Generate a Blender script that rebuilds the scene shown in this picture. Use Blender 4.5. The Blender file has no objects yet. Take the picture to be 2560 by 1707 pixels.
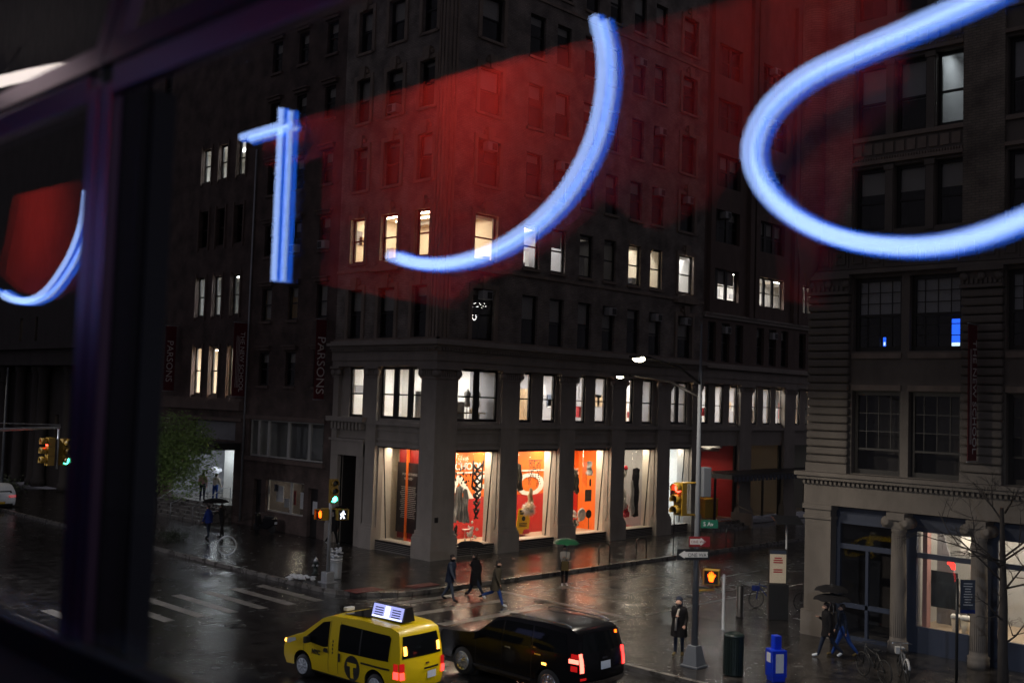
import bpy, bmesh, math, random
from mathutils import Vector, Matrix
R = math.radians
random.seed(7)
sc = bpy.context.scene
C = sc.collection

# ------------------------------------------------------------------ camera
F_PX, YAW, PIT, ROL = 2651.075, R(45.4716), R(3.2364), R(1.8494)
CAM = Vector((-33.5, -37.9, 7.6))
fw = Vector((math.sin(YAW)*math.cos(PIT), math.cos(YAW)*math.cos(PIT), math.sin(PIT)))
rt = Vector((math.cos(YAW), -math.sin(YAW), 0))
up = rt.cross(fw)
rt, up = rt*math.cos(ROL)+up*math.sin(ROL), up*math.cos(ROL)-rt*math.sin(ROL)
cd = bpy.data.cameras.new('camera'); cam = bpy.data.objects.new('camera', cd); C.objects.link(cam)
m = Matrix((rt, up, -fw)).transposed().to_4x4(); m.translation = CAM
cam.matrix_world = m
cd.lens = 36*F_PX/2560; cd.sensor_width = 36; cd.clip_end = 2000; cd.clip_start = 0.02
cd.dof.use_dof = True; cd.dof.focus_distance = 50; cd.dof.aperture_fstop = 1.9
sc.camera = cam
# ------------------------------------------------------------------ night sky, exposure
w = bpy.data.worlds.new('World'); sc.world = w; w.use_nodes = True
bg = w.node_tree.nodes['Background']
bg.inputs[0].default_value = (0.84, 0.79, 0.95, 1); bg.inputs[1].default_value = 0.080
sc.view_settings.view_transform = 'Standard'; sc.view_settings.look = 'None'
sc.view_settings.exposure = 0.35; sc.view_settings.gamma = 1
cy = sc.cycles
cy.use_denoising = True
cy.max_bounces = 8; cy.diffuse_bounces = 3; cy.glossy_bounces = 4; cy.transmission_bounces = 4
cy.transparent_max_bounces = 16; cy.sample_clamp_indirect = 4.0; cy.sample_clamp_direct = 0
cy.caustics_reflective = False; cy.caustics_refractive = False; cy.blur_glossy = 0.5
cy.use_light_tree = True

# ------------------------------------------------------------------ helpers
LOCAL = set()
class Fac:
    """a facade plane: ax 'x' -> u is X and it faces -Y, ax 'y' -> u is Y and it faces -X"""
    def __init__(s, ax, off=0.0): s.ax, s.off = ax, off
    def P(s, u, z, d=0.0):
        return (u, s.off-d, z) if s.ax == 'x' else (s.off-d, u, z)
class MB:
    def __init__(s): s.v = []; s.f = []; s.s = []
    def add(s, vs, fs, sm=False):
        o = len(s.v); s.v += [tuple(v) for v in vs]; s.f += [tuple(i+o for i in f) for f in fs]; s.s += [sm]*len(fs); return s
    def hexa(s, c): return s.add(c, [(0,3,2,1),(4,5,6,7),(0,1,5,4),(1,2,6,5),(2,3,7,6),(3,0,4,7)])
    def box(s, x0, x1, y0, y1, z0, z1):
        return s.hexa([(x0,y0,z0),(x1,y0,z0),(x1,y1,z0),(x0,y1,z0),(x0,y0,z1),(x1,y0,z1),(x1,y1,z1),(x0,y1,z1)])
    def fb(s, F, u0, u1, z0, z1, d0, d1):
        P = F.P
        return s.hexa([P(u0,z0,d0),P(u1,z0,d0),P(u1,z0,d1),P(u0,z0,d1),P(u0,z1,d0),P(u1,z1,d0),P(u1,z1,d1),P(u0,z1,d1)])
    def quad(s, *p): return s.add(p, [tuple(range(len(p)))])
    def ob(s, c, a, b, d):
        c, a, b, d = Vector(c), Vector(a), Vector(b), Vector(d)
        return s.hexa([c-a-b-d, c+a-b-d, c+a+b-d, c-a+b-d, c-a-b+d, c+a-b+d, c+a+b+d, c-a+b+d])
    def tube(s, pts, r, n=8, flat=None):
        pts = [Vector(p) for p in pts]; rr = r if isinstance(r, (list, tuple)) else [r]*len(pts)
        vs = []; t0 = (pts[1]-pts[0]).normalized()
        a = t0.orthogonal().normalized() if flat is None else Vector(flat)
        for i, p in enumerate(pts):
            t = (pts[min(i+1, len(pts)-1)]-pts[max(i-1, 0)]).normalized()
            a = (a-t*a.dot(t)); a = a.normalized() if a.length > 1e-6 else t.orthogonal().normalized()
            b = t.cross(a)
            for k in range(n):
                q = 2*math.pi*k/n; vs.append(p+(a*math.cos(q)+b*math.sin(q))*rr[i])
        fs = [(i*n+k, i*n+(k+1) % n, (i+1)*n+(k+1) % n, (i+1)*n+k) for i in range(len(pts)-1) for k in range(n)]
        o = len(s.v); s.add(vs, fs, True)
        s.f += [tuple(o+k for k in reversed(range(n))), tuple(o+(len(pts)-1)*n+k for k in range(n))]; s.s += [False, False]
        return s
    def lathe(s, prof, c, n=16, ax=(0,0,1), sm=True):
        c = Vector(c); ax = Vector(ax).normalized(); a = ax.orthogonal().normalized(); b = ax.cross(a)
        if abs(ax.z) > .99: a, b = Vector((1,0,0)), Vector((0,1,0))*(1 if ax.z > 0 else -1)
        vs = [c+ax*h+(a*math.cos(2*math.pi*k/n)+b*math.sin(2*math.pi*k/n))*r for r, h in prof for k in range(n)]
        fs = [(i*n+k, i*n+(k+1) % n, (i+1)*n+(k+1) % n, (i+1)*n+k) for i in range(len(prof)-1) for k in range(n)]
        o = len(s.v); s.add(vs, fs, sm)
        s.f += [tuple(o+k for k in reversed(range(n))), tuple(o+(len(prof)-1)*n+k for k in range(n))]; s.s += [False, False]
        return s
    def ell(s, c, rx, ry, rz, nu=12, nv=8, jit=0.0):
        c = Vector(c); vs = []; fs = []
        for j in range(nv+1):
            t = math.pi*j/nv
            for k in range(nu):
                q = 2*math.pi*k/nu; g = 1+random.uniform(-jit, jit)
                vs.append(c+Vector((rx*math.sin(t)*math.cos(q)*g, ry*math.sin(t)*math.sin(q)*g, rz*math.cos(t)*g)))
        for j in range(nv):
            for k in range(nu): fs.append((j*nu+k, (j+1)*nu+k, (j+1)*nu+(k+1) % nu, j*nu+(k+1) % nu))
        return s.add(vs, fs, jit == 0)
    def prism(s, poly, f0, f1):
        n = len(poly); vs = [f0(*p) for p in poly]+[f1(*p) for p in poly]
        return s.add(vs, [tuple(range(n)), tuple(range(2*n-1, n-1, -1))]+[(i, i+n, (i+1) % n+n, (i+1) % n) for i in range(n)])
    def build(s, name, mat, parent=None, bevel=0, kind=None, label=None, fixn=False):
        me = bpy.data.meshes.new(name); me.from_pydata(s.v, [], s.f); me.materials.append(M[mat] if isinstance(mat, str) else mat)
        me.polygons.foreach_set('use_smooth', s.s); me.update()
        if fixn:
            b = bmesh.new(); b.from_mesh(me); bmesh.ops.recalc_face_normals(b, faces=b.faces); b.to_mesh(me); b.free()
        o = bpy.data.objects.new(name, me); C.objects.link(o)
        if parent is not None: attach(o, parent)
        if bevel:
            md = o.modifiers.new('bevel', 'BEVEL'); md.width = bevel; md.segments = 2; md.limit_method = 'ANGLE'
        if kind: o['kind'] = kind
        if label: o['label'] = label
        return o
def attach(o, parent):
    o.parent = parent
    if parent.type == 'EMPTY' and parent.name not in LOCAL:
        o.matrix_parent_inverse = Matrix.Translation(-parent.location)
def tag(o, label, cat, group=None):
    o['label'] = label; o['category'] = cat
    if group: o['group'] = group
    return o
def thing(name, loc, label, cat, group=None, rz=None):
    o = bpy.data.objects.new(name, None); C.objects.link(o); o.location = loc; o.empty_display_size = .2
    if rz is not None: o.rotation_euler = (0, 0, rz); LOCAL.add(o.name)
    return tag(o, label, cat, group)
def text(s, size, origin, right, upv, mat, parent, name='lettering', ext=.004, align='LEFT', bold=0.0, sx=1.0):
    cu = bpy.data.curves.new('t', 'FONT'); cu.body = s; cu.size = size; cu.extrude = ext; cu.align_x = align; cu.offset = bold; cu.resolution_u = 3
    to = bpy.data.objects.new('t', cu); C.objects.link(to)
    dg = bpy.context.evaluated_depsgraph_get(); dg.update()
    me = bpy.data.meshes.new_from_object(to.evaluated_get(dg)); bpy.data.objects.remove(to)
    r_, u_ = Vector(right).normalized(), Vector(upv).normalized(); n_ = r_.cross(u_)
    o_ = Vector(origin)
    for v in me.vertices: v.co = o_+r_*v.co.x*sx+u_*v.co.y+n_*v.co.z
    me.materials.clear(); me.materials.append(M[mat]); me.name = name
    o = bpy.data.objects.new(name, me); C.objects.link(o); attach(o, parent); return o

# ------------------------------------------------------------------ materials
M = {}
def mat(name, col, rough=.6, metal=0, noise=0, nscale=3.0, bump=0, bscale=20, emit=None, es=0, spec=.5, coat=0):
    m_ = bpy.data.materials.new(name); m_.use_nodes = True; nt = m_.node_tree; p = nt.nodes['Principled BSDF']
    p.inputs['Base Color'].default_value = (*col, 1); p.inputs['Roughness'].default_value = rough; p.inputs['Metallic'].default_value = metal
    p.inputs['Specular IOR Level'].default_value = spec; p.inputs['Coat Weight'].default_value = coat; p.inputs['Coat Roughness'].default_value = .05
    if emit: p.inputs['Emission Color'].default_value = (*emit, 1); p.inputs['Emission Strength'].default_value = es
    if noise or bump:
        tc = nt.nodes.new('ShaderNodeTexCoord')
    if noise:
        nz = nt.nodes.new('ShaderNodeTexNoise'); nz.inputs['Scale'].default_value = nscale; nz.inputs['Detail'].default_value = 6; nz.inputs['Roughness'].default_value = .65
        mp = nt.nodes.new('ShaderNodeMapping'); mp.inputs['Scale'].default_value = (1, 1, .45)
        nt.links.new(tc.outputs['Object'], mp.inputs[0]); nt.links.new(mp.outputs[0], nz.inputs['Vector'])
        rp = nt.nodes.new('ShaderNodeMapRange'); rp.inputs[1].default_value = .25; rp.inputs[2].default_value = .75
        rp.inputs[3].default_value = 1-noise; rp.inputs[4].default_value = 1+noise
        mx = nt.nodes.new('ShaderNodeMix'); mx.data_type = 'RGBA'; mx.blend_type = 'MULTIPLY'; mx.inputs[0].default_value = 1; mx.inputs[6].default_value = (*col, 1)
        nt.links.new(nz.outputs['Fac'], rp.inputs[0]); nt.links.new(rp.outputs[0], mx.inputs[7]); nt.links.new(mx.outputs[2], p.inputs['Base Color'])
    if bump:
        n2 = nt.nodes.new('ShaderNodeTexNoise'); n2.inputs['Scale'].default_value = bscale; n2.inputs['Detail'].default_value = 4
        nt.links.new(tc.outputs['Object'], n2.inputs['Vector'])
        bp = nt.nodes.new('ShaderNodeBump'); bp.inputs['Strength'].default_value = bump; bp.inputs['Distance'].default_value = .02
        nt.links.new(n2.outputs['Fac'], bp.inputs['Height']); nt.links.new(bp.outputs[0], p.inputs['Normal'])
    M[name] = m_; return m_
def brick(name, c1, c2, mortar, scale=4.0):
    m_ = mat(name, c1, .75); nt = m_.node_tree; p = nt.nodes['Principled BSDF']
    tc = nt.nodes.new('ShaderNodeTexCoord'); sp = nt.nodes.new('ShaderNodeSeparateXYZ'); ad = nt.nodes.new('ShaderNodeMath'); cb = nt.nodes.new('ShaderNodeCombineXYZ')
    nt.links.new(tc.outputs['Object'], sp.inputs[0]); nt.links.new(sp.outputs[0], ad.inputs[0]); nt.links.new(sp.outputs[1], ad.inputs[1])
    nt.links.new(ad.outputs[0], cb.inputs[0]); nt.links.new(sp.outputs[2], cb.inputs[1])
    b = nt.nodes.new('ShaderNodeTexBrick'); b.inputs['Scale'].default_value = 1; b.inputs['Brick Width'].default_value = .25; b.inputs['Row Height'].default_value = .085
    b.inputs['Mortar Size'].default_value = .012; b.inputs['Color1'].default_value = (*c1, 1); b.inputs['Color2'].default_value = (*c2, 1); b.inputs['Mortar'].default_value = (*mortar, 1)
    nt.links.new(cb.outputs[0], b.inputs['Vector'])
    nz = nt.nodes.new('ShaderNodeTexNoise'); nz.inputs['Scale'].default_value = .9; nz.inputs['Detail'].default_value = 7; nt.links.new(tc.outputs['Object'], nz.inputs['Vector'])
    rp = nt.nodes.new('ShaderNodeMapRange'); rp.inputs[1].default_value = .3; rp.inputs[2].default_value = .7; rp.inputs[3].default_value = .45; rp.inputs[4].default_value = 1.4
    mx = nt.nodes.new('ShaderNodeMix'); mx.data_type = 'RGBA'; mx.blend_type = 'MULTIPLY'; mx.inputs[0].default_value = 1
    nt.links.new(nz.outputs['Fac'], rp.inputs[0]); nt.links.new(b.outputs['Color'], mx.inputs[6]); nt.links.new(rp.outputs[0], mx.inputs[7]); nt.links.new(mx.outputs[2], p.inputs['Base Color'])
    bp = nt.nodes.new('ShaderNodeBump'); bp.inputs['Strength'].default_value = .6; bp.inputs['Distance'].default_value = .02; bp.invert = True
    nt.links.new(b.outputs['Fac'], bp.inputs['Height']); nt.links.new(bp.outputs[0], p.inputs['Normal'])
def glass(name, refl, tint=(1,1,1), rough=0.0):
    m_ = bpy.data.materials.new(name); m_.use_nodes = True; nt = m_.node_tree; nt.nodes.clear()
    out = nt.nodes.new('ShaderNodeOutputMaterial'); mx = nt.nodes.new('ShaderNodeMixShader'); tr = nt.nodes.new('ShaderNodeBsdfTransparent'); gl = nt.nodes.new('ShaderNodeBsdfGlossy')
    tr.inputs[0].default_value = (*tint, 1); gl.inputs['Roughness'].default_value = rough; mx.inputs[0].default_value = refl
    nt.links.new(tr.outputs[0], mx.inputs[1]); nt.links.new(gl.outputs[0], mx.inputs[2]); nt.links.new(mx.outputs[0], out.inputs[0]); M[name] = m_
def emis(name, col, s):
    m_ = bpy.data.materials.new(name); m_.use_nodes = True; nt = m_.node_tree; nt.nodes.clear()
    out = nt.nodes.new('ShaderNodeOutputMaterial'); e = nt.nodes.new('ShaderNodeEmission'); e.inputs[0].default_value = (*col, 1); e.inputs[1].default_value = s
    nt.links.new(e.outputs[0], out.inputs[0]); M[name] = m_
def wet(name, col, r0, r1, pud, stripe=None, joints=None):
    """rain-soaked paving: roughness and relief vary, standing water lies in the hollows"""
    m_ = mat(name, col, .3); nt = m_.node_tree; p = nt.nodes['Principled BSDF']; L = nt.links.new
    tc = nt.nodes.new('ShaderNodeTexCoord'); mp = nt.nodes.new('ShaderNodeMapping'); L(tc.outputs['Object'], mp.inputs[0])
    if stripe: mp.inputs['Scale'].default_value = stripe
    n1 = nt.nodes.new('ShaderNodeTexNoise'); n1.inputs['Scale'].default_value = .55; n1.inputs['Detail'].default_value = 5; L(mp.outputs[0], n1.inputs['Vector'])
    pm = nt.nodes.new('ShaderNodeMapRange'); pm.inputs[1].default_value = pud; pm.inputs[2].default_value = pud+.1; L(n1.outputs['Fac'], pm.inputs[0])
    n2 = nt.nodes.new('ShaderNodeTexNoise'); n2.inputs['Scale'].default_value = 2.2; n2.inputs['Detail'].default_value = 6; L(mp.outputs[0], n2.inputs['Vector'])
    rr = nt.nodes.new('ShaderNodeMapRange'); rr.inputs[1].default_value = .3; rr.inputs[2].default_value = .7; rr.inputs[3].default_value = r0; rr.inputs[4].default_value = r1; L(n2.outputs['Fac'], rr.inputs[0])
    mr = nt.nodes.new('ShaderNodeMix'); mr.data_type = 'FLOAT'; mr.inputs[3].default_value = .06; L(pm.outputs[0], mr.inputs[0]); L(rr.outputs[0], mr.inputs[2]); L(mr.outputs[0], p.inputs['Roughness'])
    n3 = nt.nodes.new('ShaderNodeTexNoise'); n3.inputs['Scale'].default_value = 45; n3.inputs['Detail'].default_value = 5; L(tc.outputs['Object'], n3.inputs['Vector'])
    iv = nt.nodes.new('ShaderNodeMath'); iv.operation = 'SUBTRACT'; iv.inputs[0].default_value = 1; L(pm.outputs[0], iv.inputs[1])
    st = nt.nodes.new('ShaderNodeMath'); st.operation = 'MULTIPLY'; st.inputs[1].default_value = .2; L(iv.outputs[0], st.inputs[0])
    bp = nt.nodes.new('ShaderNodeBump'); bp.inputs['Distance'].default_value = .02; L(st.outputs[0], bp.inputs['Strength']); L(n3.outputs['Fac'], bp.inputs['Height'])
    n4 = nt.nodes.new('ShaderNodeTexNoise'); n4.inputs['Scale'].default_value = 8; n4.inputs['Detail'].default_value = 3; L(mp.outputs[0], n4.inputs['Vector'])
    b2 = nt.nodes.new('ShaderNodeBump'); b2.inputs['Strength'].default_value = .17; b2.inputs['Distance'].default_value = .07; L(n4.outputs['Fac'], b2.inputs['Height']); L(bp.outputs[0], b2.inputs['Normal'])
    last = b2
    cr = nt.nodes.new('ShaderNodeMapRange'); cr.inputs[1].default_value = .3; cr.inputs[2].default_value = .7; cr.inputs[3].default_value = .35; cr.inputs[4].default_value = 1.6; L(n2.outputs['Fac'], cr.inputs[0])
    mc = nt.nodes.new('ShaderNodeMix'); mc.data_type = 'RGBA'; mc.blend_type = 'MULTIPLY'; mc.inputs[0].default_value = 1; mc.inputs[6].default_value = (*col, 1); L(cr.outputs[0], mc.inputs[7])
    if joints:
        b = nt.nodes.new('ShaderNodeTexBrick'); b.offset = 0; b.inputs['Scale'].default_value = 1; b.inputs['Brick Width'].default_value = joints; b.inputs['Row Height'].default_value = joints
        b.inputs['Mortar Size'].default_value = .02; b.inputs['Color1'].default_value = (1,1,1,1); b.inputs['Color2'].default_value = (.8,.8,.8,1); b.inputs['Mortar'].default_value = (.35,.35,.35,1); L(tc.outputs['Object'], b.inputs['Vector'])
        m2 = nt.nodes.new('ShaderNodeMix'); m2.data_type = 'RGBA'; m2.blend_type = 'MULTIPLY'; m2.inputs[0].default_value = 1; L(mc.outputs[2], m2.inputs[6]); L(b.outputs['Color'], m2.inputs[7]); L(m2.outputs[2], p.inputs['Base Color'])
        b3 = nt.nodes.new('ShaderNodeBump'); b3.inputs['Strength'].default_value = .5; b3.inputs['Distance'].default_value = .02; b3.invert = True; L(b.outputs['Fac'], b3.inputs['Height']); L(b2.outputs[0], b3.inputs['Normal']); last = b3
    else: L(mc.outputs[2], p.inputs['Base Color'])
    L(last.outputs[0], p.inputs['Normal']); p.inputs['Specular IOR Level'].default_value = .95

wet('asphalt', (.016, .0145, .014), .08, .32, .54, (1, 1, 1))
wet('pavement', (.034, .030, .028), .07, .30, .52, (1, 1, 1), 1.5)
wet('granite', (.12, .11, .10), .2, .4, .8)
mat('road_paint', (.19, .175, .155), .3, noise=.6, nscale=2.5, bump=.3, bscale=30)
mat('thin_paint', (.15, .14, .13), .3, noise=.5, nscale=3, bump=.3, bscale=30)
mat('red_tactile', (.18, .025, .02), .35, noise=.3, nscale=4)
mat('limestone', (.34, .30, .265), .7, noise=.22, nscale=1.2, bump=.25, bscale=9)
mat('limestone_warm', (.165, .142, .122), .72, noise=.25, nscale=1.4, bump=.3, bscale=9)
mat('terracotta', (.27, .215, .175), .75, noise=.3, nscale=1.6, bump=.35, bscale=8)
brick('buff_brick', (.32, .275, .245), (.25, .21, .185), (.18, .16, .145))
brick('grey_brick', (.30, .255, .20), (.245, .205, .165), (.17, .15, .13))
brick('brown_brick', (.14, .09, .075), (.11, .07, .06), (.08, .065, .06))
mat('brown_stone', (.15, .105, .09), .75, noise=.25, nscale=1.5, bump=.2, bscale=8)
mat('grey_render', (.16, .14, .135), .8, noise=.2, nscale=1.5)
mat('dark_wall', (.07, .06, .058), .8, noise=.25, nscale=1)
mat('frame_dark', (.018, .015, .014), .45)
mat('frame_slate', (.035, .045, .075), .45)
mat('frame_white', (.45, .44, .42), .5)
mat('black_metal', (.012, .012, .012), .4)
mat('dark_interior', (.035, .03, .03), .8)
mat('blind', (.36, .34, .31), .8)
mat('white_wall', (.82, .81, .78), .7)
mat('cream_wall', (.72, .62, .48), .7)
mat('board_white', (.62, .56, .48), .6, noise=.12, nscale=2)
mat('grey_wall', (.25, .25, .27), .7)
mat('light_grey', (.42, .42, .42), .7)
mat('wood_floor', (.40, .27, .15), .4)
mat('tan_floor', (.48, .38, .28), .4)
mat('orange_wall', (.85, .17, .018), .6)
mat('red_wall', (.48, .022, .02), .6)
mat('white_print', (.85, .83, .78), .6)
mat('print_grey', (.5, .48, .46), .6)
mat('galvanised', (.38, .39, .41), .45, .6, noise=.2, nscale=6)
mat('silver_paint', (.13, .14, .16), .45, .2)
mat('signal_yellow', (.28, .16, .010), .5)
mat('sign_green', (.006, .10, .06), .4)
mat('sign_red', (.20, .01, .015), .45)
mat('sign_black', (.012, .012, .014), .4)
mat('sign_white', (.62, .62, .62), .5)
mat('banner_red', (.13, .012, .018), .7)
mat('news_blue', (.004, .035, .55), .3, coat=.4)
mat('paper_white', (.7, .7, .72), .6)
mat('bin_green', (.012, .022, .02), .35)
mat('bin_silver', (.5, .53, .56), .35, .5)
mat('taxi_yellow', (.86, .60, .003), .35, coat=.4)
mat('car_black', (.004, .004, .005), .22, spec=.22, coat=.12)
mat('car_white', (.6, .62, .66), .3, coat=.6)
mat('car_glass', (.006, .007, .008), .06, spec=.14)
mat('tyre', (.012, .012, .012), .7)
mat('rim', (.55, .58, .63), .4, .25)
mat('chrome', (.6, .62, .65), .15, 1)
mat('plastic_black', (.012, .012, .013), .45)
mat('plate_white', (.7, .74, .82), .5)
mat('plate_yellow', (.6, .38, .03), .5)
mat('skin', (.48, .28, .20), .55)
mat('hair_dark', (.02, .013, .01), .6)
mat('cloth_black', (.011, .010, .011), .85, spec=.12)
mat('cloth_navy', (.020, .026, .046), .85, spec=.12)
mat('cloth_slate', (.060, .072, .10), .85, spec=.12)
mat('cloth_blue', (.022, .06, .24), .85, spec=.12)
mat('cloth_olive', (.070, .058, .042), .9, spec=.12)
mat('cloth_cream', (.42, .38, .33), .9, spec=.12)
mat('cloth_brown', (.12, .085, .035), .85, spec=.12)
mat('cloth_pink', (.38, .22, .21), .85, spec=.12)
mat('cloth_royal', (.015, .03, .16), .85, spec=.12)
mat('shoe_white', (.62, .66, .7), .6)
mat('umbrella_green', (.035, .22, .085), .45, noise=.5, nscale=18)
mat('umbrella_clear', (.55, .55, .6), .4)
mat('bark', (.035, .028, .024), .85, noise=.3, nscale=8)
mat('leaf', (.12, .19, .04), .6, noise=.4, nscale=2)
mat('shrub', (.02, .03, .013), .7)
mat('rubbish', (.5, .52, .56), .6)
mat('art_black', (.010, .010, .011), .6)
mat('art_grey', (.30, .29, .28), .8, noise=.4, nscale=5)
mat('art_dark', (.05, .042, .032), .8, noise=.6, nscale=8)
mat('art_tan', (.42, .30, .18), .9, noise=.4, nscale=8)
mat('art_white', (.62, .58, .54), .8, noise=.3, nscale=8)
mat('art_red', (.42, .02, .03), .7)
mat('board_yellow', (.72, .46, .01), .5)
mat('poster_dark', (.018, .012, .013), .4)
mat('poster_red', (.22, .008, .006), .5)
mat('poster_mix', (.045, .05, .055), .4, noise=.8, nscale=1.2)
mat('metal_lit_purple', (.19, .115, .19), .30, .75)  # purple of the red and blue room light put into the metal colour
mat('metal_dark', (.022, .021, .030), .34, .3)
mat('room_red', (.42, .020, .016), .7, spec=.08)
mat('room_dark', (.02, .018, .018), .8)
glass('pane_glass', .055, (.94, .95, .95))
glass('room_glass', .15, (1, 1, 1))
emis('tube_light', (1, .97, .92), 150)
emis('tube_warm', (1, .86, .66), 60)
emis('tube_shop', (1, .83, .60), 190)
emis('tube_display', (1, .85, .64), 60)
emis('tube_entry', (.86, .95, 1), 32)
emis('tube_mid', (1, .86, .66), 20)
emis('tube_cool', (.86, .95, 1), 60)
emis('tube_dim', (1, .9, .75), 7)
emis('shop_bulb', (1, .9, .8), 40)
emis('led_strip', (.85, .95, 1), 9)
emis('led_purple', (.25, .22, 1), 3)
emis('street_led', (1, .90, .62), 34)
emis('green_lamp', (.06, 1, .72), 14)
emis('red_lamp', (1, .035, .02), 16)
emis('amber_hand', (1, .085, .004), 7)
emis('white_walk', (.75, .82, 1), 7)
emis('tail_red', (1, .035, .03), 5)
emis('tail_hot', (1, .13, .09), 5)
emis('tail_dim', (.5, .01, .01), .9)
emis('amber_lamp', (1, .42, .06), 7)
emis('screen_blue', (.02, .12, 1), 1.6)
emis('screen_white', (.6, .85, 1), 1.6)
emis('roof_ad', (.42, .45, .95), 1.15)
emis('roof_ad_hot', (.75, .78, 1), 1.9)
emis('neon_blue', (.012, .15, 1.0), 3.6)
emis('neon_core', (.33, .50, 1.0), 5.8)
emis('room_tube', (1, .86, .80), 6.5)
emis('red_neon', (1, .04, .03), 3)
emis('fairy_light', (1, .95, .9), 7)

# ------------------------------------------------------------------ ground, roads, pavements
def struct(o): o['kind'] = 'structure'; return o
struct(MB().quad((-400,-400,-.16),(400,-400,-.16),(400,400,-.16),(-400,400,-.16)).build('ground', 'asphalt'))
struct(MB().quad((-26.5,-140,-.15),(-8.2,-140,-.15),(-8.2,260,-.15),(-26.5,260,-.15)).build('road', 'asphalt'))
struct(MB().quad((-8.2,-14.2,-.1495),(160,-14.2,-.1495),(160,-5.5,-.1495),(-8.2,-5.5,-.1495)).build('road', 'asphalt'))
def pavement(name, poly, kerbs):
    s = MB().prism(poly, lambda x, y: (x, y, 0), lambda x, y: (x, y, -.2)); o = struct(s.build(name, 'pavement', fixn=True))
    k = MB()
    for a, b in zip(kerbs[:-1], kerbs[1:]):
        a, b = Vector((*a, 0)), Vector((*b, 0)); t = (b-a).normalized(); n = Vector((t.y, -t.x, 0))
        k.hexa([a+n*.0+Vector((0,0,-.2)), b+Vector((0,0,-.2)), b+n*.16+Vector((0,0,-.2)), a+n*.16+Vector((0,0,-.2)),
                a+Vector((0,0,.006)), b+Vector((0,0,.006)), b+n*.16+Vector((0,0,-.002)), a+n*.16+Vector((0,0,-.002))])
    kb = k.build('kerb', 'granite', fixn=True); attach(kb, o)
    return o
def arc(cx, cy_, r, a0, a1, n=8): return [(cx+r*math.cos(R(a0+(a1-a0)*i/n)), cy_+r*math.sin(R(a0+(a1-a0)*i/n))) for i in range(n+1)]
k1 = [(120, -5.5)]+arc(-5.2, -2.5, 3.0, 270, 180)+[(-8.2, 42)]
pavement('pavement', k1+[(40, 42), (120, 42)], [(x, y) for x, y in k1][::-1])
k2 = [(-8.2, -120)]+arc(-5.6, -16.8, 2.6, 180, 90)+[(120, -14.2)]
pavement('pavement', k2+[(120, -120)], k2[::-1])
k3 = [(-26.5, 200), (-26.5, -120)]
pavement('pavement', k3+[(-60, -120), (-60, 200)], k3[::-1])
mk = MB()     # painted zebra bars across the avenue and the side street, lane dashes
road_marks = struct(MB().box(-.01,.01,-.01,.01,-.19,-.18).build('road_marking', 'thin_paint'))
def bar(x0, y0, x1, y1, wd, mt='road_paint', z=-.1445):
    a, b = Vector((x0,y0,z)), Vector((x1,y1,z)); n = Vector((-(b-a).y, (b-a).x, 0)).normalized()*wd/2
    MB().quad(a-n, b-n, b+n, a+n).build('stripe', mt, road_marks)
for i in range(14): bar(-9.45-i*1.22, -.35, -9.45-i*1.22, -4.5, .42)
for i in range(4): bar(-8.6+i*0, -6.6-i*1.9, -3.6, -6.6-i*1.9, .45)
for i in range(3): bar(-11.6-i*3.4, -5.6, -10.2-i*3.4, -5.75, .1, 'thin_paint')
for i in range(6): bar(1+i*7.5, -10.4, 4.5+i*7.5, -10.4, .12, 'thin_paint', -.1440)
bar(-2.3, -6.2, -2.3, -13.6, .3, 'thin_paint'); bar(-8.1, -15.4, -3, -13.2, .22, 'thin_paint')
MB().box(-7.9,-6.5,-4.7,-3.9,.002,.012).build('ramp_plate', 'red_tactile', road_marks)
MB().box(-5.3,-3.9,-5.1,-4.5,.002,.012).build('ramp_plate', 'red_tactile', road_marks)

wet('asphalt_patch', (.011, .010, .010), .16, .40, .75); wet('iron', (.03, .028, .026), .2, .4, .9)
for i, (x, y, rr, lab) in enumerate(((-10.6,-8.4,.36,'round iron manhole cover in the road ahead of the dark car'),(-2.6,-9.6,.34,'round iron manhole cover in the side street beyond the crossing'),(-14.2,-6.4,.36,'round iron manhole cover on the avenue beside the taxi'),(5.5,-11.5,.34,'round iron manhole cover down the side street by the lamp pole'))):
    t = thing('manhole_cover',(x,y,-.14),lab,'manhole cover','manhole covers in the roads')
    MB().lathe([(rr,0),(rr,.008),(rr-.03,.008)],(x,y,-.146),24).build('ring','iron',t)
    s = MB(); [s.lathe([(q,.009),(q,.014),(q-.03,.014),(q-.03,.009)],(x,y,-.146),20) for q in (rr-.08,rr-.16,rr-.24)]; s.build('lid','iron',t)
for (x0, y0, x1, y1) in ((-13.5,-9.8,-9.8,-9.1),(-9.4,-12.6,-5.2,-11.7),(-1.0,-8.2,6.5,-7.3),(-20,-3.5,-16.5,-5.2),(-12.8,2.5,-11.6,9.5),(2,-12.6,9,-11.9),(-5.5,-10.6,-3.2,-9.9)):
    MB().quad((x0,y0,-.1465),(x1,y0+random.uniform(-.2,.2),-.1465),(x1+random.uniform(-.2,.2),y1,-.1465),(x0,y1,-.1465)).build('asphalt_patch','asphalt_patch',road_marks)
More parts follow.
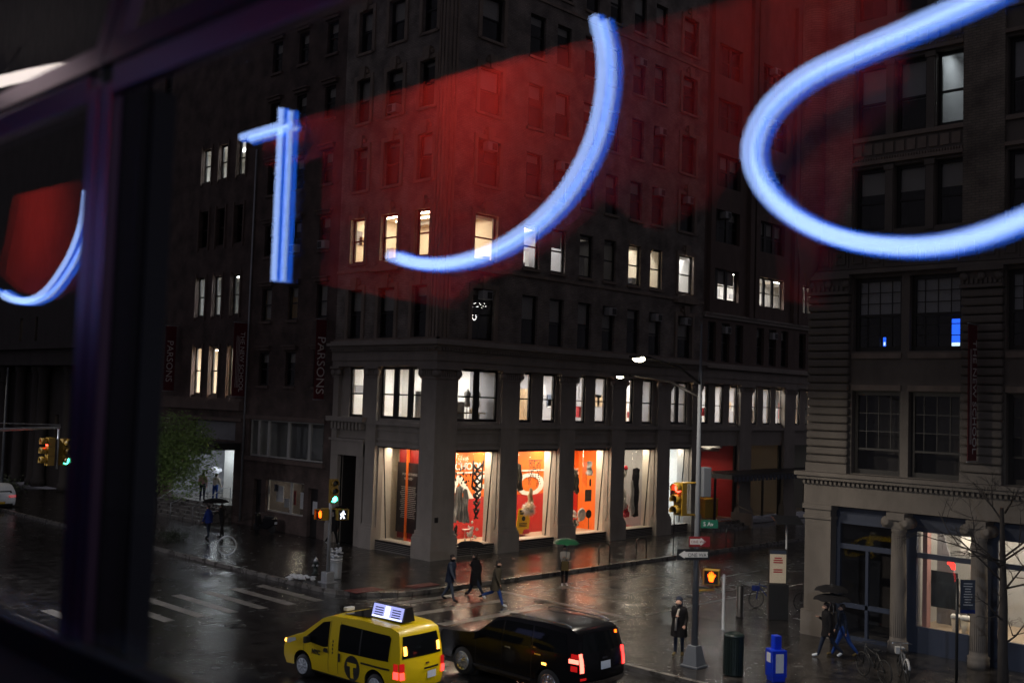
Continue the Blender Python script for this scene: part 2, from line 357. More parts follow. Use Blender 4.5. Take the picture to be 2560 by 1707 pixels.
# ------------------------------------------------------------------ street lamps
def lamp_light(root, p, power, colr):
    l = bpy.data.lights.new('street_light', 'AREA'); l.shape = 'DISK'; l.size = .35; l.energy = power; l.color = colr
    o = bpy.data.objects.new('lamp_light', l); C.objects.link(o); attach(o, root); o.location = (p[0], p[1], p[2]-.17)
def lamp_pole(loc, label, heads, h=10.1, power=420, colr=(1, .9, .76), group='tall street lamps'):
    x, y = loc; t = thing('street_lamp', (x, y, 0), label, 'street lamp', group)
    MB().lathe([(.105,.55),(.08,4),(.06,8.4),(.06,8.7),(.04,8.75),(.025,h)], (x,y,0), 10).build('pole', 'silver_paint', t)
    b = MB()
    q = lambda r, z: [(x-r,y-r,z),(x+r,y-r,z),(x+r,y+r,z),(x-r,y+r,z)]
    b.hexa(q(.30,0)+q(.30,.06)); b.hexa(q(.25,.061)+q(.15,.62)); b.build('base', 'silver_paint', t, .01)
    for hi, (dx, dy, z0, z1) in enumerate(heads):
        L = math.hypot(dx, dy); n = Vector((dx/L, dy/L, 0))
        a = [Vector((x,y,z0)), Vector((x,y,z0))+n*L*.35+Vector((0,0,(z1-z0)*.7)), Vector((x,y,z1))+n*(L-.5)]
        MB().tube(a, [.045,.04,.035], 8).build('arm', 'frame_dark', t)
        hc = Vector((x,y,z1))+n*(L-.1); sd = Vector((-n.y, n.x, 0))
        hd = MB().ob(hc, n*.36, sd*.13, Vector((0,0,.045))).build('lamp_head', 'frame_dark', t, .03)
        MB().ell(hc+n*.06-Vector((0,0,.05)),(.17,.11)[hi],(.17,.11)[hi],(.09,.055)[hi],14,8).build('lens', 'street_led', hd)
        if power: lamp_light(t, hc+n*.08, power, colr)
    return t
lamp = lamp_pole((-6.93,-19.71), 'silver street lamp with two lit heads and one-way signs on its pole', [(-3.05,0,8.3,8.95),(0,3.1,7.9,8.55)], power=480)
lamp_pole((-26.9, 3.0), 'added silver street lamp out of view on the near side of the avenue', [(3.2,0,8.3,8.95)], power=1700, colr=(.92,.92,1))  # out of view, added to light the taxi's near side and the facades
lamp_pole((-26.9,-36.2), 'added silver street lamp out of view at the near kerb', [(3.2,0,8.3,8.95)], power=2700, colr=(.74,.84,1))  # unseen lamp added for the bluish light on the taxi and facades
lamp_pole((-7.2, 33.9), 'slim grey street lamp by the white parked car down the avenue', [(-2.4,1.2,7.6,8.3)], h=8.75, power=120)

# ------------------------------------------------------------------ building kit
def sheet(F, u0, u1, z0, z1, holes, rev=.25, d=0.0):
    """a wall face with real openings and reveals"""
    s = MB(); us = sorted({u0, u1, *[h[0] for h in holes], *[h[1] for h in holes]}); zs = sorted({z0, z1, *[h[2] for h in holes], *[h[3] for h in holes]})
    us = [u for u in us if u0-1e-6 <= u <= u1+1e-6]; zs = [z for z in zs if z0-1e-6 <= z <= z1+1e-6]
    for a, b in zip(us[:-1], us[1:]):
        for c, e in zip(zs[:-1], zs[1:]):
            mu, mz = (a+b)/2, (c+e)/2
            if any(h[0] < mu < h[1] and h[2] < mz < h[3] for h in holes): continue
            s.quad(F.P(a,c,d), F.P(b,c,d), F.P(b,e,d), F.P(a,e,d))
    for h in holes:
        a, b, c, e = h[:4]
        s.quad(F.P(a,c,d),F.P(a,c,d-rev),F.P(a,e,d-rev),F.P(a,e,d)); s.quad(F.P(b,c,d),F.P(b,e,d),F.P(b,e,d-rev),F.P(b,c,d-rev))
        s.quad(F.P(a,e,d),F.P(a,e,d-rev),F.P(b,e,d-rev),F.P(b,e,d)); s.quad(F.P(a,c,d),F.P(b,c,d),F.P(b,c,d-rev),F.P(a,c,d-rev))
    return s
def window(par, F, u0, u1, z0, z1, rec=.2, mull=(), rail=.5, lit=False, blind=None, fw_=.09, frame='frame_dark', sill=None, ac=None, grid=None, d=0.0, name='window', side=None, bmat='blind'):
    s = MB(); a, b = d-rec-.05, d-rec+.05
    s.fb(F,u0,u0+fw_,z0,z1,a,b); s.fb(F,u1-fw_,u1,z0,z1,a,b); s.fb(F,u0+fw_,u1-fw_,z0,z0+fw_*1.2,a,b); s.fb(F,u0+fw_,u1-fw_,z1-fw_,z1,a,b)
    for q in mull: s.fb(F,q-fw_*1.6,q+fw_*1.6,z0+fw_*1.2,z1-fw_,a,b)
    if rail:
        zr = z0+(z1-z0)*rail; s.fb(F,u0+fw_,u1-fw_,zr-.035,zr+.035,a+.004,b-.004)
    wdw = s.build(name, frame, par)
    MB().quad(F.P(u0+.02,z0+.02,d-rec),F.P(u1-.02,z0+.02,d-rec),F.P(u1-.02,z1-.02,d-rec),F.P(u0+.02,z1-.02,d-rec)).build('pane', 'pane_glass', wdw)
    if grid:
        g = MB(); nu, zz0, zz1, nz = grid
        for i in range(1, nu): q = u0+(u1-u0)*i/nu; g.fb(F,q-.014,q+.014,zz0,zz1,d-rec+.006,d-rec+.03)
        for i in range(1, nz): q = zz0+(zz1-zz0)*i/nz; g.fb(F,u0+fw_,u1-fw_,q-.014,q+.014,d-rec+.005,d-rec+.028)
        g.build('glazing_bars', frame, wdw)
    if not lit:
        r = MB(); e = d-rec-.9; f0 = d-rec-.06
        P = F.P; A = [(u0,z0),(u1,z0),(u1,z1),(u0,z1)]
        r.quad(*[P(u,z,e) for u, z in A])
        for i in range(4): (p, q), (p2, q2) = A[i], A[(i+1) % 4]; r.quad(P(p,q,f0),P(p2,q2,f0),P(p2,q2,e),P(p,q,e))
        r.build('dark_room', 'dark_interior', wdw)
    if blind:
        f = d-rec-.10; zb = z1-(z1-z0)*blind
        MB().fb(F,u0+.06,u1-.06,zb,z1-.03,f-.008,f).build('blind', bmat, wdw)
    if sill: MB().fb(F,u0-.09,u1+.09,z0-.14,z0,d,d+.09).build('sill', sill, wdw)
    if ac:
        uc, zc = ac; s = MB().fb(F,uc-.33,uc+.33,zc-.22,zc+.22,d-rec+.02,d+.22); o = s.build('air_conditioner', 'light_grey', wdw, .015)
        MB().fb(F,uc-.05,uc+.29,zc-.17,zc+.17,d+.222,d+.232).build('grille', 'frame_dark', wdw)
    return wdw
def room(par, x0, x1, y0, y1, z0, z1, wall='white_wall', floor='wood_floor', ceil='white_wall', tubes=(), tmat='tube_light', open_='', name='room'):
    s = MB(); open_ += 's' if par.name in ('corner_building', 'street_building') else 'w'
    if 'w' not in open_: s.quad((x0,y0,z0),(x0,y1,z0),(x0,y1,z1),(x0,y0,z1))
    if 'e' not in open_: s.quad((x1,y0,z0),(x1,y0,z1),(x1,y1,z1),(x1,y1,z0))
    if 'n' not in open_: s.quad((x0,y1,z0),(x1,y1,z0),(x1,y1,z1),(x0,y1,z1))
    if 's' not in open_: s.quad((x0,y0,z0),(x0,y0,z1),(x1,y0,z1),(x1,y0,z0))
    if not s.f: s.quad((x0,y1,z0),(x0+.01,y1,z0),(x0+.01,y1,z0+.01))
    o = s.build(name, wall, par)
    MB().quad((x0,y0,z0),(x1,y0,z0),(x1,y1,z0),(x0,y1,z0)).build('floor', floor, o)
    MB().quad((x0,y0,z1),(x0,y1,z1),(x1,y1,z1),(x1,y0,z1)).build('ceiling', ceil, o)
    for (a, b, c, e, z) in tubes:
        MB().quad((a,c,z),(a,e,z),(b,e,z),(b,c,z)).build('ceiling_lamp', tmat, o)
    return o
def trimframe(s, F, u0, u1, z0, z1, wd=.28, pr=.1, key=True):
    s.fb(F,u0-wd,u0,z0-.1,z1+wd,0,pr); s.fb(F,u1,u1+wd,z0-.1,z1+wd,0,pr); s.fb(F,u0,u1,z1,z1+wd,0,pr)
    if key:
        c = (u0+u1)/2
        s.hexa([F.P(c-.16,z1-.02,0),F.P(c+.16,z1-.02,0),F.P(c+.16,z1-.02,pr+.12),F.P(c-.16,z1-.02,pr+.12),F.P(c-.26,z1+.62,0),F.P(c+.26,z1+.62,0),F.P(c+.26,z1+.62,pr+.14),F.P(c-.26,z1+.62,pr+.14)])
        s.fb(F,c-.38,c-.24,z1+.26,z1+.46,0,pr+.05); s.fb(F,c+.24,c+.38,z1+.26,z1+.46,0,pr+.05)
def pediment(s, F, c, z, hw, h, rnd=False):
    n = 10; pts = [(c-hw, z)]
    if rnd: pts += [(c-hw*math.cos(math.pi*i/n), z+.12+h*math.sin(math.pi*i/n)) for i in range(n+1)]
    else: pts += [(c-hw, z+.12), (c, z+h), (c+hw, z+.12)]
    pts += [(c+hw, z)]
    s.prism(pts, lambda u, zz: F.P(u, zz, 0), lambda u, zz: F.P(u, zz, .32))
def scroll(s, F, u, z, r, d0, d1):
    s.lathe([(r, 0), (r*.98, abs(d1-d0)*.9), (r*.5, abs(d1-d0)), (r*.25, abs(d1-d0)+.02)], F.P(u, z, d0), 12, Vector(F.P(0,0,1))-Vector(F.P(0,0,0)), True)
def pier(par, F, u0, u1, z1=9.15, d0=-.3, d1=0.0, mt='limestone', base=True, cap=True, name='pilaster'):
    s = MB(); s.fb(F,u0,u1,.0,z1,d0,d1)
    if base:
        s.fb(F,u0-.12,u1+.12,0,.95,d0,d1+.14); s.fb(F,u0-.09,u1+.09,.95,1.07,d0,d1+.11); s.fb(F,u0-.04,u1+.04,1.07,1.22,d0,d1+.05)
    if cap:
        s.fb(F,u0-.07,u1+.07,z1-.55,z1-.48,d0,d1+.05); s.fb(F,u0-.16,u1+.16,z1-.12,z1,d0,d1+.16)
        for q in (u0-.02, u1+.02): scroll(s, F, q, z1-.3, .17, d1-.05, d1+.10)
        n = int((u1-u0)/.13)
        for i in range(n): q = u0+(i+.5)*(u1-u0)/n; s.fb(F,q-.035,q+.035,z1-.48,z1-.14,d1,d1+.05)
    return s.build(name, mt, par)

FIT = []
ROWS = [(10.58,13.13),(14.53,16.87),(18.34,20.6),(21.95,24.27),(25.72,27.95),(29.4,31.65)]
FR, FL = Fac('x'), Fac('y')
# ================================================================== corner building
cb = thing('corner_building', (0,0,0), 'tall buff brick corner building with lit display windows and a stone base', 'building')
RW = [(2.12,3.68),(5.68,6.86),(7.79,8.92),(10.08,11.21),(12.17,13.25),(14.39,15.53),(16.46,17.6),(19.23,20.76)]
LW = [(.84,1.97),(3.32,4.62),(5.97,7.12)]
hR = [(a,b,c,e) for c, e in ROWS for a, b in RW]; hL = [(a,b,c,e) for c, e in ROWS for a, b in LW]
sheet(FR,0,21.98,10.45,36,hR).build('brick_wall','buff_brick',cb)
sheet(FL,0,8.2,10.45,36,hL).build('brick_wall','buff_brick',cb)
MB().box(.3,21.9,.3,8.15,35.7,36).build('roof','dark_wall',cb); MB().box(.3,21.9,8.16,8.2,9,36).build('back_wall','dark_wall',cb)
# stone base: recessed bay walls, pilasters, entablature
B0 = Fac('x', .2); BL = Fac('y', .2)
shopR = [(1.5,4.42),(5.8,8.88),(10.2,13.26),(14.55,17.56),(18.9,21.08)]
w2R = [(1.5,4.35),(5.82,6.82),(7.68,8.68),(10.2,11.15),(11.98,12.98),(14.52,15.42),(16.28,17.25),(18.88,20.78)]
sheet(B0,.3,21.98,0,9.2,[(a,b,.5,5.06) for a, b in shopR]+[(a,b,6.55,9.12) for a, b in w2R],rev=.3).build('base_wall','limestone',cb)
shopL = [(1.15,4.4)]; w2L = []
sheet(BL,.3,8.25,0,9.2,[(1.15,4.4,.5,5.12),(1.12,4.46,6.55,9.12),(5.9,7.02,6.55,9.12),(5.95,7.55,0,4.55)],rev=.3).build('base_wall','limestone',cb)
for a, b in ((4.46,5.75),(8.92,10.15),(13.3,14.5),(17.6,18.85),(21.12,21.98)): pier(cb, FR, a, b)
for a, b in ((4.5,5.3),(7.75,8.2)): pier(cb, FL, a, b, base=True)
# corner pier turns the corner
s = MB(); s.box(0,1.42,0,1.1,0,9.15); s.box(-.17,1.55,-.17,1.25,0,1.0); s.box(-.13,1.51,-.13,1.2,1.0,1.13); s.box(-.06,1.46,-.06,1.15,1.13,1.32)
s.box(-.05,1.47,-.05,1.15,8.58,8.66); s.box(-.17,1.58,-.17,1.27,9.02,9.15)
for q in (.02,1.4): scroll(s,FR,q,8.84,.19,-.05,.12)
for q in (.04,1.08): scroll(s,FL,q,8.84,.19,-.05,.12)
for i in range(9): q = .12+i*.145; s.box(q-.035,q+.035,-.05,0,8.66,9.0)
for i in range(7): q = .12+i*.145; s.box(-.05,0,q-.035,q+.035,8.66,9.0)
s.build('corner_pilaster','limestone',cb)
MB().box(.18,.42,-.006,-.002,1.75,2.0).build('vent_plate','frame_dark',cb)
s = MB()
s.box(-.09,21.98,-.09,.49,9.9,10.06); s.box(-.09,.49,.5,8.22,9.9,10.06); s.box(-.1,21.98,-.1,.5,9.15,9.45); s.box(-.16,21.98,-.16,.5,9.45,9.9); s.box(-.32,21.98,-.32,.5,10.06,10.2); s.box(-.55,21.98,-.55,.5,10.2,10.34); s.box(-.3,21.98,-.3,.5,10.34,10.46)
s.box(-.1,.5,.5,8.22,9.15,9.45); s.box(-.16,.5,.5,8.22,9.45,9.9); s.box(-.32,.5,.5,8.22,10.06,10.2); s.box(-.55,.5,.5,8.22,10.2,10.34); s.box(-.3,.5,.5,8.22,10.34,10.46)
s.build('cornice','limestone',cb)
s = MB()
for i in range(120): q = -.1+i*.184; s.box(q,q+.1,-.3,-.1,9.92,10.06)
for i in range(45): q = -.1+i*.184; s.box(-.3,-.1,q,q+.1,9.92,10.06)
s.build('dentil_course','limestone',cb,kind='stuff')
for F, u0, u1 in ((B0,1.42,21.1),(BL,1.1,8.2)):      # string courses of the base
    s = MB(); s.fb(F,u0,u1,6.22,6.42,0,.24); s.fb(F,u0,u1,5.45,5.55,0,.1); s.fb(F,u0,u1,5.06+.1,5.3,0,.14); s.fb(F,u0,u1,5.95,6.05,0,.08)
    s.build('string_course','limestone',cb)
for F, a, b in ((FR,RW[0][0],RW[0][1]),(FR,RW[7][0],RW[7][1]))+tuple((FL,a,b) for a, b in LW):
    for i, (c, e) in enumerate(ROWS):
        s = MB(); trimframe(s, F, a, b, c, e, .22, .09)
        if i == 0 and (a, b) in ((RW[0][0],RW[0][1]),(3.32,4.62)): pediment(s,F,(a+b)/2,13.95,1.15,.5)
        if i == 0 and a == RW[7][0]: pediment(s,F,(a+b)/2,13.9,1.15,.42,True)
        s.build('window_surround','terracotta',cb)
for F, u0, u1 in ((FR,0,21.98),(FL,0,8.2)):
    for z in (14.2, 28.9): MB().fb(F,u0-.06,u1,z-.14,z,0,.07).build('band_course','terracotta',cb)
    MB().fb(F,u0-.12,u1,10.46,10.56,0,.12).build('plinth_course','terracotta',cb)
for z0, z1 in ((10.57,34),):
    s = MB()
    for F in (FR, FL):
        for q in (.10,.34,.58): s.fb(F,q-.07,q+.07,z0,z1,0,.05)
    s.build('corner_ribs','terracotta',cb)
# windows of the brick storeys
litR = {1: {0:'y',1:'y',2:'y',5:'y',6:'y',7:'y',3:'d',4:'d'}}
bl = {(0,1):.48,(0,2):.52,(0,3):.45,(0,0):.12}
for i, (c, e) in enumerate(ROWS):
    for j, (a, b) in enumerate(RW):
        st = litR.get(i, {}).get(j)
        ac = None
        if (i, j) in ((0,4),(0,6),(0,7),(0,0),(2,0),(2,2),(2,6),(2,7),(3,6),(4,5)): ac = ((a+b)/2+.12, e-.3)
        bl_ = bl.get((i, j), random.choice((0,.3,.45,.55,.2)))
        if i == 1: bl_ = {2:.42}.get(j, 0)
        window(cb,FR,a,b,c,e,lit=bool(st),blind=bl_,sill='terracotta',ac=ac)
    for j, (a, b) in enumerate(LW):
        window(cb,FL,a,b,c,e,lit=(i == 1),blind=(0 if i == 1 else [.2,.45,.42,.1][(i+j) % 4]),sill='terracotta',ac=((a+b)/2, c+.3) if (i, j) == (3,1) else None)
# lit rooms of the second brick storey
_r = room(cb,.35,4.6,.35,8.0,14.2,17.3,'cream_wall','tan_floor','cream_wall',[(1.2,1.3,1,7.5,17.25),(2.2,2.3,1,7.5,17.25),(3.2,3.3,1,7.5,17.25)],'tube_warm','w')
FIT.append((_r,.35,4.6,.35,8.0,14.2,17.3,1))
_r = room(cb,5.2,9.5,.35,6,14.2,17.3,'grey_wall','tan_floor','white_wall',[(5.6,9,1.5,1.6,17.25),(5.6,9,2.9,3,17.25)],'tube_light')
FIT.append((_r,5.2,9.5,.35,6,14.2,17.3,2))
_r = room(cb,9.6,13.8,.35,6,14.2,17.3,'grey_wall','tan_floor','grey_wall',[(10,13,2.5,2.6,17.25)],'tube_dim')
FIT.append((_r,9.6,13.8,.35,6,14.2,17.3,3))
_r = room(cb,13.9,18.2,.35,6,14.2,17.3,'white_wall','tan_floor','cream_wall',[(14.2,18,1.5,1.6,17.25),(14.2,18,2.9,3,17.25)],'tube_warm')
FIT.append((_r,13.9,18.2,.35,6,14.2,17.3,4))
_r = room(cb,18.4,21.8,.35,6,14.2,17.3,'light_grey','tan_floor','white_wall',[(18.8,21.5,1.2,1.35,17.2),(18.8,21.5,2.6,2.75,17.2)],'tube_light')
FIT.append((_r,18.4,21.8,.35,6,14.2,17.3,5))
def fit(o, x0, x1, y0, y1, z0, z1, seed, dark='grey_wall'):
    rng = random.Random(seed)
    for i in range(int((x1-x0)/1.3)+1):
        x = x0+.3+rng.random()*(x1-x0-.8); z = z0+rng.uniform(.7,1.7); wd, h = rng.uniform(.3,.9), rng.uniform(.3,.9)
        MB().box(x,x+wd,y1-.06,y1-.02,z,z+h).build('wall_board',rng.choice((dark,'paper_white','frame_dark','art_tan','cloth_slate','light_grey')),o)
    for i in range(int((x1-x0)/2.2)+1):
        x = x0+.2+rng.random()*(x1-x0-.7); y = rng.uniform(y0+.5,y1-.5); h = rng.uniform(.75,1.9)
        MB().box(x,x+rng.uniform(.3,.7),y,y+.4,z0,z0+h).build('cabinet',rng.choice(('grey_wall','light_grey','frame_slate','art_tan','white_wall')),o)
    MB().tube([(x0+.1,y0+.9,z1-.32),(x1-.1,y0+.9,z1-.32)],.13,8).build('duct','light_grey',o)
    for i in range(int((x1-x0)/3)+1): x = x0+.6+i*3; MB().box(x,x+.22,y0+.2,y1-.1,z1-.22,z1-.01).build('beam','light_grey',o)
# second floor studio behind the big sash windows
for a, b in w2R:
    mu = ((a+b)/2,) if b-a > 1.6 else ()
    window(cb,B0,a,b,6.55,9.12,rec=.13,mull=mu,rail=.47,lit=True,fw_=.11)
window(cb,BL,1.12,4.46,6.55,9.12,rec=.13,mull=(2.23,3.34),rail=.47,lit=True,fw_=.11); window(cb,BL,5.9,7.02,6.55,9.12,rec=.13,rail=.47,lit=True,fw_=.11)
T2 = [(a,a+1.9,c,c+.16,9.35) for a in (5,8.4,11.8,15.2,18.6) for c in (1.6,3.4)]
_r = room(cb,4.55,21.8,.66,5.2,6.5,9.5,'grey_wall','wood_floor','white_wall',T2,'tube_light','w',name='studio')
FIT.append((_r,4.55,21.8,.66,5.2,6.5,9.5,6))
_r = room(cb,.66,4.55,.66,8.0,6.5,9.5,'white_wall','wood_floor','white_wall',[(1.3,1.46,1.6,3.6,9.35),(2.7,2.86,1.6,3.6,9.35),(1.3,1.46,4.6,6.8,9.35),(2.7,2.86,4.6,6.8,9.35)],'tube_light','w',name='studio')
FIT.append((_r,.66,4.55,.66,8.0,6.5,9.5,7))
MB().quad((4.535,.66,6.5),(4.535,.66,9.5),(4.535,2.5,9.5),(4.535,2.5,6.5)).build('grey_panel','grey_wall',cb)
s = MB()
for x, mt in ((7.0,0),(11.2,0),(13.6,0),(17.6,0)): s.box(x,x+.55,2.2,2.4,6.5,9.5)
s.build('partition','white_wall',cb)
# shop windows with raked glass in pale board linings
def shop_window(F, u0, u1, z0, z1, mt='board_white', dp=.86, top=.30, bot=.62, board='frame_dark'):
    s = MB(); P = F.P
    s.quad(P(u0,z0,-.3),P(u0,z0,-dp),P(u0,z1,-dp),P(u0,z1,-.3)); s.quad(P(u1,z0,-.3),P(u1,z1,-.3),P(u1,z1,-dp),P(u1,z0,-dp))
    s.quad(P(u0,z0,-.3),P(u1,z0,-.3),P(u1,z0,-dp),P(u0,z0,-dp)); s.quad(P(u0,z1,-.3),P(u0,z1,-dp),P(u1,z1,-dp),P(u1,z1,-.3))
    o = s.build('shop_window', mt, cb)
    g = MB(); pt = lambda u, t, o_=0: P(u, z0+(z1-z0)*t, -(bot+(top-bot)*t)+o_)
    g.quad(pt(u0+.01,.002),pt(u1-.01,.002),pt(u1-.01,.995),pt(u0+.01,.995)); g.build('pane','pane_glass',o)
    f = MB()
    for u in (u0+.02, u1-.02): f.tube([pt(u,.0),pt(u,1)],.028,4)
    f.tube([pt(u0,.997),pt(u1,.997)],.03,4); f.build('glazing_bead',board,o)
    MB().quad(P(u0+.1,z1-.04,-.62),P(u1-.1,z1-.04,-.62),P(u1-.1,z1-.04,-.74),P(u0+.1,z1-.04,-.74)).build('display_lamp','tube_display',o)
    s = MB(); s.fb(F,u0-.04,u1+.04,z0-.06,z0-.003,-.3,.06); s.fb(F,u0-.05,u1+.05,z1+.003,z1+.09,-.29,.03); s.build('sill',board,o)
    s = MB()
    for i in range(5): s.fb(F,u0,u1,.06+i*.085,.10+i*.085,.0,.05)
    s.build('louvre',board,o)
for a, b in shopR[:4]: shop_window(B0,a,b,.5,5.05)
shop_window(B0,*shopR[4],.5,5.05,'light_grey'); shop_window(BL,1.15,4.4,.5,5.11)
# gallery behind the shop windows
gal = room(cb,1.18,14.45,1.18,3.4,.3,5.25,'orange_wall','tan_floor','cream_wall',[(x,x+.12,1.55,3.2,5.2) for x in (2.2,4.0,6.4,8.2,10.8,12.4)],'tube_shop','w',name='gallery')
room(cb,1.18,1.9,3.4,5.0,.3,5.25,'cream_wall','tan_floor','cream_wall',[],'tube_shop','ws',name='gallery')
MB().quad((1.362,3.38,.3),(14.43,3.38,.3),(14.43,3.38,2.45),(1.362,3.38,2.45)).build('red_panel','red_wall',gal)
s = MB(); s.box(1.4,14.4,3.355,3.37,3.72,3.80); s.build('white_rule','white_print',gal)
text('THE NEW SCHOOL',.52,(1.5,3.36,3.92),(1,0,0),(0,0,1),'white_print',gal,bold=.012,sx=1.1)
text('PARSONS',1.75,(2.3,3.365,2.4),(1,0,0),(0,0,1),'white_print',gal,bold=.03,sx=1.72)
gal4 = room(cb,14.5,18.3,1.18,5.0,.3,5.25,'light_grey','red_wall','white_wall',[(14.6,14.7,1.7,4.4,5.2),(17,17.1,1.7,4.4,5.2)],'tube_warm','',name='gallery')
MB().quad((14.52,4.97,.3),(18.28,4.97,.3),(18.28,4.97,5.2),(14.52,4.97,5.2)).build('grey_panel','grey_wall',gal4)
MB().box(16.9,17.5,4.6,4.8,.3,5.2).build('column','white_wall',gal4)
gal5 = room(cb,18.35,21.6,1.18,5.0,.3,5.25,'white_wall','tan_floor','white_wall',[(19,19.1,2,4,5.2)],'tube_cool','',name='lobby')
MB().box(20.35,20.75,2.6,2.64,.5,5.1).build('light_column','led_strip',gal5)
s = MB(); s.box(18.4,20.2,3.0,3.3,3.1,3.25); s.tube([(19.0,3,3.25),(19.3,3,4.9)],.03,4); s.tube([(19.6,3,3.25),(19.4,3,4.9)],.03,4)
for i in range(5): s.tube([(19.06+.05*i,3,3.5+.28*i),(19.54-.035*i,3,3.5+.28*i)],.02,4)
s.build('ladder_rack','black_metal',gal5)
pb = thing('poster_board',(1.2,3.2,.6),'dark poster board with white text hanging in the side display window','poster board')
MB().box(1.40,1.44,2.2,4.2,.55,5.0).build('red_sheet','poster_red',pb)
MB().box(1.34,1.37,2.35,4.25,.85,4.35).build('board','poster_dark',pb)
text('FOR NOTHING',.17,(1.335,3.85,3.72),(0,-1,0),(0,0,1),'print_grey',pb); text('IS FIXED',.17,(1.335,3.7,3.5),(0,-1,0),(0,0,1),'print_grey',pb)
s = MB()
for i in range(17):
    wd = random.uniform(.5,.66); s.box(1.333,1.337,3.35-wd,3.35+wd,3.12-i*.095,3.15-i*.095)
s.build('text_lines','print_grey',pb,kind='stuff')
# side portal on the avenue
s = MB(); s.fb(FL,5.4,5.95,0,5.2,-.3,.02); s.fb(FL,7.55,8.1,0,5.2,-.3,.02); s.fb(FL,5.4,8.1,4.56,5.3,-.3,.06); s.fb(FL,5.2,8.3,6.3,6.55,-.3,.35); s.fb(FL,5.3,8.25,5.3,5.42,-.3,.14)
for i in range(9): q = 5.45+i*.3; s.fb(FL,q,q+.16,5.9,6.25,-.3,.22)
s.build('portal','limestone',cb)
MB().fb(FL,5.95,7.55,0,4.56,-1.2,-1.15).build('portal_door','brown_stone',cb)
s = MB(); s.fb(FL,5.95,5.99,0,4.56,-1.2,-.34); s.fb(FL,7.51,7.55,0,4.56,-1.2,-.34)
for i in range(16): s.fb(FL,6.0,6.7,2.6+i*.11,2.65+i*.11,-1.14,-1.08)
s.build('louvre','frame_dark',cb)
# ================================================================== building further along the side street
sb = thing('street_building', (22,0,0), 'darker stone building with tall bays beyond the corner building', 'building')
bays = [(22.1,26.5),(27.9,32.1),(33.5,37.7),(39.1,43.3)]
w2F = [(u+x,u+y) for u in (22.05,27.8,33.45,39.05) for x, y in ((.33,1.07),(1.8,2.74),(3.42,4.38))]
sheet(B0,21.98,46,0,9.2,[(a,b,0,5.2) for a, b in bays]+[(a,b,6.6,9.05) for a, b in w2F],rev=.3).build('base_wall','limestone',sb)
for a, b in ((26.5,27.9),(32.1,33.5),(37.7,39.1)): pier(sb,FR,a,b,mt='limestone')
s = MB(); s.box(22,46,-.1,.5,9.15,9.5); s.box(22,46,-.16,.5,9.5,9.95); s.box(22,46,-.02,.5,9.95,10.1); s.box(22,46,-.4,.5,10.1,10.3); s.box(22,46,-.2,.5,10.3,10.42); s.box(22,46,-.2,.32,13.5,13.62); s.box(22,46,-.12,.32,13.3,13.5); s.box(22,46,.02,.32,6.2,6.4); s.build('cornice','limestone',sb)
r3 = [(u+x,u+y) for u in (22.55,28.3,33.9,39.5) for x, y in ((0,.93),(1.55,2.5),(3.15,4.1))]
r4 = [(22.65,26.0),(28.4,31.7),(34.05,37.4),(39.7,43)]
hh = [(a,b,10.56,13.05) for a, b in r3]+[(a,b,14.5,16.5) for a, b in r4]+[(a,b,z,z+2.1) for a, b in r4 for z in (18.2,21.8,25.4,29)]
sheet(FR,21.98,46,10.42,60,hh,rev=.35).build('upper_wall','brown_stone',sb)
s = MB()
for q in (22.3,26.9,27.6,32.6,33.3,38.2,38.9): s.fb(FR,q,q+.5,13.62,36,0,.28)
s.build('giant_pilasters','brown_stone',sb)
for k, (a, b) in enumerate(r3): window(sb,FR,a,b,10.56,13.05,rec=.25,ac=((a+b)/2,12.6) if k in (1,4) else None,blind=.25 if k % 2 else 0)
for k, (a, b) in enumerate(r4):
    d3 = (b-a)/3
    window(sb,FR,a,b,14.5,16.5,rec=.3,mull=(a+d3,b-d3),rail=.48,lit=True,blind=.46 if k == 0 else 0)
    for z in (18.2,21.8,25.4,29): window(sb,FR,a,b,z,z+2.1,rec=.3,mull=(a+d3,b-d3),rail=.5,blind=random.choice((0,.4,.25)),ac=(a+d3*1.5,z+1.8) if (k+z) % 2 < 1 else None)
for k, (a, b) in enumerate(w2F): window(sb,B0,a,b,6.6,9.05,rec=.13,rail=.47,lit=True)
_r = room(sb,22.1,45.5,.66,5.2,6.5,9.4,'grey_wall','wood_floor','white_wall',[(a,a+1.9,c,c+.16,9.3) for a in (23,26.4,29.8,33.2,36.6) for c in (1.6,3.4)],'tube_light',name='studio')
FIT.append((_r,22.1,45.5,.66,5.2,6.5,9.4,8))
_r = room(sb,22.2,45.5,.42,5.2,14.1,17.2,'light_grey','tan_floor','white_wall',[(a,a+1.7,c,c+.14,17.1) for a in (22.8,26,29.2,32.4,35.6) for c in (1.6,3.4)],'tube_light',name='office')
FIT.append((_r,22.2,45.5,.42,5.2,14.1,17.2,9))
lob = room(sb,22.1,27.2,.7,6,.45,5.25,'red_wall','tan_floor','white_wall',[(23,23.12,1.5,5,5.2),(25.5,25.62,1.5,5,5.2)],'tube_mid',name='lobby')
text('A',2.2,(24.0,5.96,3.3),(1,0,0),(0,0,1),'cloth_pink',lob,bold=.04); MB().quad((25.9,5.97,.5),(27.1,5.97,.5),(27.1,5.97,5.2),(25.9,5.97,5.2)).build('cream_panel','cream_wall',lob)
room(sb,27.9,33,.7,4,.45,5.25,'cream_wall','tan_floor','cream_wall',[(28.5,28.6,1.5,3.5,5.2)],'tube_dim',name='hall')
room(sb,33.5,38,.7,4,.45,5.25,'light_grey','tan_floor','grey_wall',[(34,34.1,1.5,3.5,5.2)],'tube_dim',name='hall')
